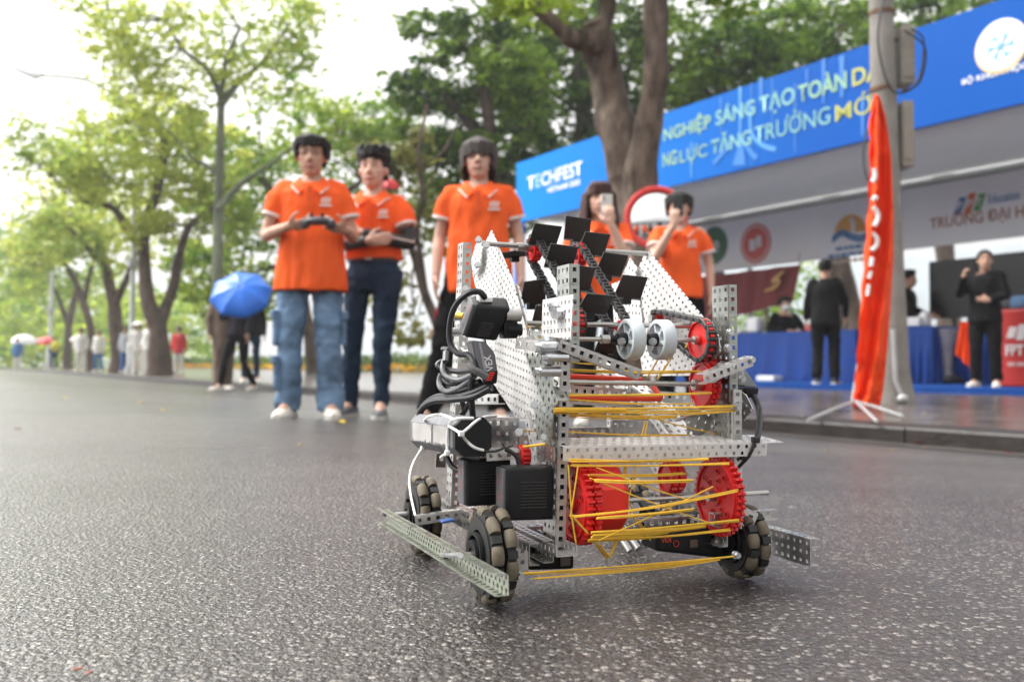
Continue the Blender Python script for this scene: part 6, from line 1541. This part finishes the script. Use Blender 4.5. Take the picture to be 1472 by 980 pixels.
STK = mat('worn_sticker', (.42, .405, .385), .7, noise_amt=.18, scale=30)
for q0, q1 in ((.09, .42), (.46, .90)):
    rows = []
    r_ = random.Random(int(q0 * 100)); N = 26
    mb = MB(); tp = []; bt = []
    for i in range(N + 1):
        q = q0 + (q1 - q0) * i / N; z1 = .0125 - r_.random() * .0006; z0_ = -.0115 + abs(noise.noise(Vector((i * .7, q0 * 9, 0)))) * .008
        tp.append(c0 + ax * q + UX * -.0209 + WZ * z1); bt.append(c0 + ax * q + UX * -.0209 + WZ * z0_)
    mb.loft([[a, a + UX * .0006, b + UX * .0006, b] for a, b in zip(tp, bt)]); mb.build('sticker', STK, bat)
def tie(pts, r=.0019, m=WTIE, nm='zip_tie'): return rod([un(x, y, v=v_) for x, y, v_ in pts], r, m, nm, 8, k=8)
BL_, BT_ = c0.x - .0235, c0.z + .0252
def tieb(pts, r=.0017): return rod([un(x, y, **{'u' if k == 'l' else 'w' if k == 't' else 'v': BL_ if k == 'l' else BT_ if k == 't' else k_}) for x, y, k, k_ in pts], r, WTIE, 'zip_tie', 8, k=8)
tieb([(607, 642, 'l', 0), (605, 625, 'l', 0), (609, 606, 'l', 0), (618, 598, 't', 0), (634, 596, 't', 0), (650, 601, 't', 0)]); tieb([(607, 643, 'l', 0), (592, 670, 'v', .09), (589, 700, 'v', .07), (597, 741, 'v', .03)], .0014)
tieb([(643, 651, 'l', 0), (643, 628, 'l', 0), (646, 609, 'l', 0), (655, 602, 't', 0), (680, 601, 't', 0)]); tieb([(645, 612, 'l', 0), (655, 618, 'l', 0), (662, 623, 'l', 0)]); tieb([(663, 623, 'l', 0), (672, 616, 'v', -.004), (686, 604, 'v', -.002), (698, 599, 'v', .03), (713, 598, 'v', .06)])
tieb([(664, 624, 'l', 0), (670, 633, 'v', -.006), (682, 643, 'v', -.006), (695, 647, 'v', -.004)]); tieb([(641, 652, 'l', 0), (634, 657, 'l', 0)], .002)
tie = lambda pts, r=.0019, m=WTIE, nm='zip_tie': rod([un(x, y, v=v_) for x, y, v_ in pts], r, m, nm, 8, k=8)
for x, y in ((663, 623), (643, 651), (608, 644)): mb = MB(); mb.rbox(un(x, y, u=BL_ - .002), (.0065, .0065, .0065), .0015); part(mb, 'zip_tie_head', WTIE)
tie([(690, 649, .0), (712, 648, .0), (726, 643, .0)], .0016, BTIE); tie([(726, 644, .0), (738, 640, .0)], .0013, BTIE); tie([(726, 644, .0), (722, 636, .0)], .0013, BTIE); tie([(727, 645, .0), (742, 655, .0), (746, 668, .0)], .0028, CABLE, 'cable')
tie([(676, 654, .02), (680, 648, .02), (688, 648, .02), (695, 652, .03)], .004, CABLE, 'cable'); tie([(642, 656, .1), (650, 670, .09), (660, 676, .08)], .0035, CABLE, 'cable')
# ---- radio with its cable
rv = .055; pix = [(678, 489), (698, 491), (712, 507), (716, 535), (706, 541), (691, 541), (684, 520)]
pts = [un(x, y, v=rv) for x, y in pix]; bm = bmesh.new(); A_ = [bm.verts.new(p) for p in pts]; B_ = [bm.verts.new(p + V(0, .025, .0)) for p in pts]; N = len(pts)
bm.faces.new(A_); bm.faces.new(B_[::-1])
for i in range(N): bm.faces.new((A_[i], B_[i], B_[(i + 1) % N], A_[(i + 1) % N]))
bmesh.ops.recalc_face_normals(bm, faces=bm.faces[:]); bmesh.ops.bevel(bm, geom=bm.edges[:], offset=.0022, segments=2, affect='EDGES'); me = bpy.data.meshes.new('radio'); bm.to_mesh(me); bm.free()
rad = link('radio', me, mat('radio_grey', (.155, .155, .165), .5, noise_amt=.12, scale=50, bump=.08, bscale=500), robot); autosmooth(rad, 30)
mb = MB(); q = [un(x, y, v=rv - .0006) for x, y in ((688, 492), (691, 492), (700, 533), (696, 534))]; mb.loft([[p, p + VY * .001] for p in q]); mb.add(q, [(0, 1, 2, 3)]); mb.build('stripe', mat('stripe_grey', (.36, .36, .38), .5), rad)
o_ = un(710, 532, v=rv - .0008); e_ = (un(704, 504, v=rv - .0008) - o_); ln = e_.length; e_.normalize(); f_ = e_.cross(VY); f_ = -f_ if f_.x > 0 else f_
lettering('lettering', 'VEX', o_, e_, f_, ln * .8, .0095, WTIE, rad, .02, 0, .0006)
hexa([un(693, 536, v=rv - .008), un(716, 532, v=rv - .008), un(714, 551, v=rv - .008), un(696, 553, v=rv - .008)], [un(691, 536, v=rv + .02), un(716, 532, v=rv + .02), un(714, 551, v=rv + .02), un(694, 553, v=rv + .02)], BLKP, 'port_cover', .002, rad)
mb = MB()
for i in range(4): p = un(703 + i * 1.5, 546 - i * 3.2, v=rv - .010); mb.rbox(p, (.007, .002, .002), .0004)
mb.build('port_contacts', mat('contact_red', (.75, .03, .02), .4), rad)
# ---- cables
def cab(pts, r=.0033, m=None): return rod([un(x, y, v=v_) for x, y, v_ in pts], r, m or CABLE, 'cable', 8, k=7)
CG = mat('grey_cable', (.13, .13, .135), .5)
cab([(697, 428, .055), (690, 420, .05), (676, 420, .05), (660, 432, .06), (650, 450, .08), (646, 475, .09), (648, 495, .09), (658, 508, .08), (672, 510, .07), (680, 518, .06), (683, 535, .05)], .0040)
cab([(674, 522, .04), (680, 531, .035), (690, 536, .035), (700, 542, .035)], .0046, CG)
cab([(682, 531, .05), (660, 534, .1), (638, 530, .13), (629, 525, .14), (634, 520, .14), (642, 519, .14)], .0036); cab([(638, 518, .13), (636, 530, .12), (642, 541, .11), (660, 546, .09), (680, 538, .06)], .0033, CG)
cab([(634, 537, .13), (631, 548, .13), (634, 558, .12), (644, 563, .11), (662, 556, .09), (683, 540, .06)], .0036, CG); cab([(637, 545, .12), (646, 552, .11), (660, 550, .1), (675, 543, .08)], .003)
cab([(706, 552, .05), (680, 564, .07), (655, 570, .1), (630, 570, .13), (614, 578, .15), (605, 590, .16), (604, 610, .17)], .0042); cab([(706, 557, .05), (680, 570, .07), (650, 574, .1), (625, 576, .13), (610, 584, .15), (603, 596, .16), (603, 612, .17)], .0046)
cab([(700, 550, .06), (672, 558, .08), (648, 566, .11), (622, 572, .14), (608, 582, .16)], .0030); cab([(690, 548, .06), (672, 552, .08), (660, 560, .1), (664, 575, .1), (668, 590, .1)], .0036); cab([(681, 536, .06), (677, 552, .07), (678, 575, .08), (680, 600, .09)], .0042); cab([(677, 575, .08), (668, 590, .1), (664, 596, .1)], .0036)
cab([(636, 502, .14), (645, 503, .13)], .004, BTIE); cab([(641, 506, .13), (640, 520, .12)], .004, CG)
for px, py, v_ in ((655, 477, .12), (657, 455, .12)): mb = MB(); p = un(px, py, v=v_); mb.disc(p, UX, .0055, .016, 8, WZ); part(mb, 'standoff', BOLT)
rod([un(656, 453, v=.11), un(667, 454, v=.10)], .004, BAND, 'rubber_band', 8)
# ---- red plastic bars behind the front
for (x0, y0, x1, y1, v_) in ((819, 541, 922, 546, .10), (818, 572, 950, 573, .05)): rod([un(x0, y0, v=v_), un(x1, y1, v=v_)], .0038, mat('orange_red_bar', (.80, .055, .015), .45), 'bar', 8)
rod([un(939, 556, v=.07), un(950, 571, v=.05)], .0038, mat('orange_red_bar', (.80, .055, .015), .45), 'bar', 8)
# ---- rubber bands
BD = [(797, 587, -.03, 1058, 583, -.012, .0021), (797, 592, -.03, 1058, 590, -.012, .0018), (797, 589, -.032, 900, 590, -.028, .0016), (816, 597, -.01, 971, 599, .02, .0016), (808, 620, .02, 991, 625, .04, .0016), (820, 662, -.05, 1018, 660, -.045, .0022), (822, 668, -.05, 1048, 667, -.05, .0017),
      (846, 683, -.06, 985, 681, -.02, .0015), (855, 690, -.075, 997, 690, -.07, .0020), (822, 742, -.075, 1061, 705, -.06, .0018), (858, 744, -.08, 998, 731, -.07, .0017), (850, 766, -.065, 1062, 747, -.05, .0022), (853, 769, -.06, 1014, 756, -.05, .0030), (846, 776, -.05, 1050, 762, -.04, .0020), (850, 772, -.06, 960, 765, -.05, .0028),
      (752, 824, -.05, 1056, 799, -.042, .0016), (768, 831, -.05, 1035, 804, -.042, .0014), (757, 470, .08, 781, 471, .08, .0018), (759, 484, .08, 781, 485, .08, .0018), (821, 521, -.01, 862, 524, .0, .0015), (820, 533, -.01, 1006, 534, .01, .0022), (818, 567, -.02, 1023, 565, -.005, .0019), (817, 574, -.015, 995, 580, .0, .0014),
      (899, 668, .0, 893, 762, -.02, .0036), (915, 668, -.01, 902, 724, -.02, .0018), (893, 762, -.02, 875, 803, -.02, .0030), (852, 776, -.04, 874, 803, -.02, .0028), (862, 782, -.04, 879, 803, -.02, .0022), (900, 728, -.02, 935, 776, .0, .0018), (904, 722, -.02, 926, 760, .0, .0014), (945, 545, .02, 966, 512, .05, .0024), (930, 543, .03, 948, 512, .06, .0018), (985, 500, .06, 1006, 462, .09, .0022), (1000, 490, .05, 1014, 470, .08, .0014),
      (922, 627, .0, 928, 605, .03, .0018), (927, 626, .0, 931, 606, .03, .0018), (752, 642, .02, 785, 638, .0, .0026), (750, 619, .04, 768, 619, .04, .0012), (817, 668, -.085, 822, 742, -.083, .0013), (831, 670, -.082, 820, 742, -.083, .0013), (822, 742, -.083, 828, 780, -.08, .0013), (823, 741, -.083, 845, 766, -.075, .0020)]
rb = random.Random(5)
for x0, y0, v0_, x1, y1, v1_, r_ in list(BD):
    if x1 - x0 > 90:
        for _ in range(2): BD.append((x0 + rb.uniform(-2, 2), y0 + rb.uniform(-2.4, 2.4), v0_ + rb.uniform(-.004, .004), x1 + rb.uniform(-4, 1), y1 + rb.uniform(-2.4, 2.4), v1_ + rb.uniform(-.004, .004), r_ * .62))
for _ in range(3): BD.append((rb.uniform(826, 862), rb.uniform(672, 780), -.07, rb.uniform(992, 1046), rb.uniform(664, 764), -.06, .0013))
for _ in range(2): BD.append((rb.uniform(818, 905), rb.uniform(560, 640), -.01, rb.uniform(930, 1040), rb.uniform(566, 630), .03, .0013))
for i, (x0, y0, v0_, x1, y1, v1_, r_) in enumerate(BD):
    a, b = un(x0, y0, v=v0_), un(x1, y1, v=v1_); L_ = (b - a).length
    r_ *= .64; mid = a.lerp(b, .5 + rb.uniform(-.15, .15)) + V(0, .0, -rb.uniform(.0005, .0055) * L_ / .3); mb = MB(); p, _ = smoothpath([a, mid, b], [r_] * 3, 6); mb.tube(p, [r_ * (1 + .18 * noise.noise(Vector((i, j * .6, 0)))) for j in range(len(p))], 7, flat=.75); part(mb, 'rubber_band', BAND)
mb = MB(); mb.disc(un(875, 806, v=-.02), WZ, .0035, .012, 8); part(mb, 'hook', BOLT)
# sensor wire and coloured plug under the bumper strut
hexa([un(636, 749, v=.02), un(654, 746, v=.02), un(654, 749.5, v=.02), un(636, 752.5, v=.02)], [q + VY * .015 for q in (un(636, 749, v=.02), un(654, 746, v=.02), un(654, 749.5, v=.02), un(636, 752.5, v=.02))], mat('blue_plug', (.015, .06, .2), .5), 'plug', .001)
rod([un(553, 738, u=-.02), un(600, 737, u=.0)], .0045, CABLE, 'cable')
# ------------------------------------------------------------------ rainy air
hz = bpy.data.materials.new('haze_air'); hz.use_nodes = True; t_ = hz.node_tree; t_.nodes.clear()
pv = t_.nodes.new('ShaderNodeVolumePrincipled'); pv.inputs['Color'].default_value = (.93, .95, .97, 1); pv.inputs['Density'].default_value = .0013; pv.inputs['Anisotropy'].default_value = .2
ho = t_.nodes.new('ShaderNodeOutputMaterial'); t_.links.new(pv.outputs[0], ho.inputs['Volume'])
lo_, hi_ = Vector((1e9,) * 3), Vector((-1e9,) * 3)
dg_ = bpy.context.evaluated_depsgraph_get(); dg_.update()
for o in SC.objects:
    if o.type == 'MESH':
        for c_ in o.bound_box:
            w_ = o.matrix_world @ Vector(c_)
            for i in range(3): lo_[i] = min(lo_[i], w_[i]); hi_[i] = max(hi_[i], w_[i])
mb = MB(); mb.box((lo_ + hi_) / 2, (hi_ - lo_) + Vector((4, 4, 3))); o = mb.build('haze', hz); o['kind'] = 'stuff'; o['label'] = 'thin rainy haze filling the air over the road'; o.display_type = 'WIRE'
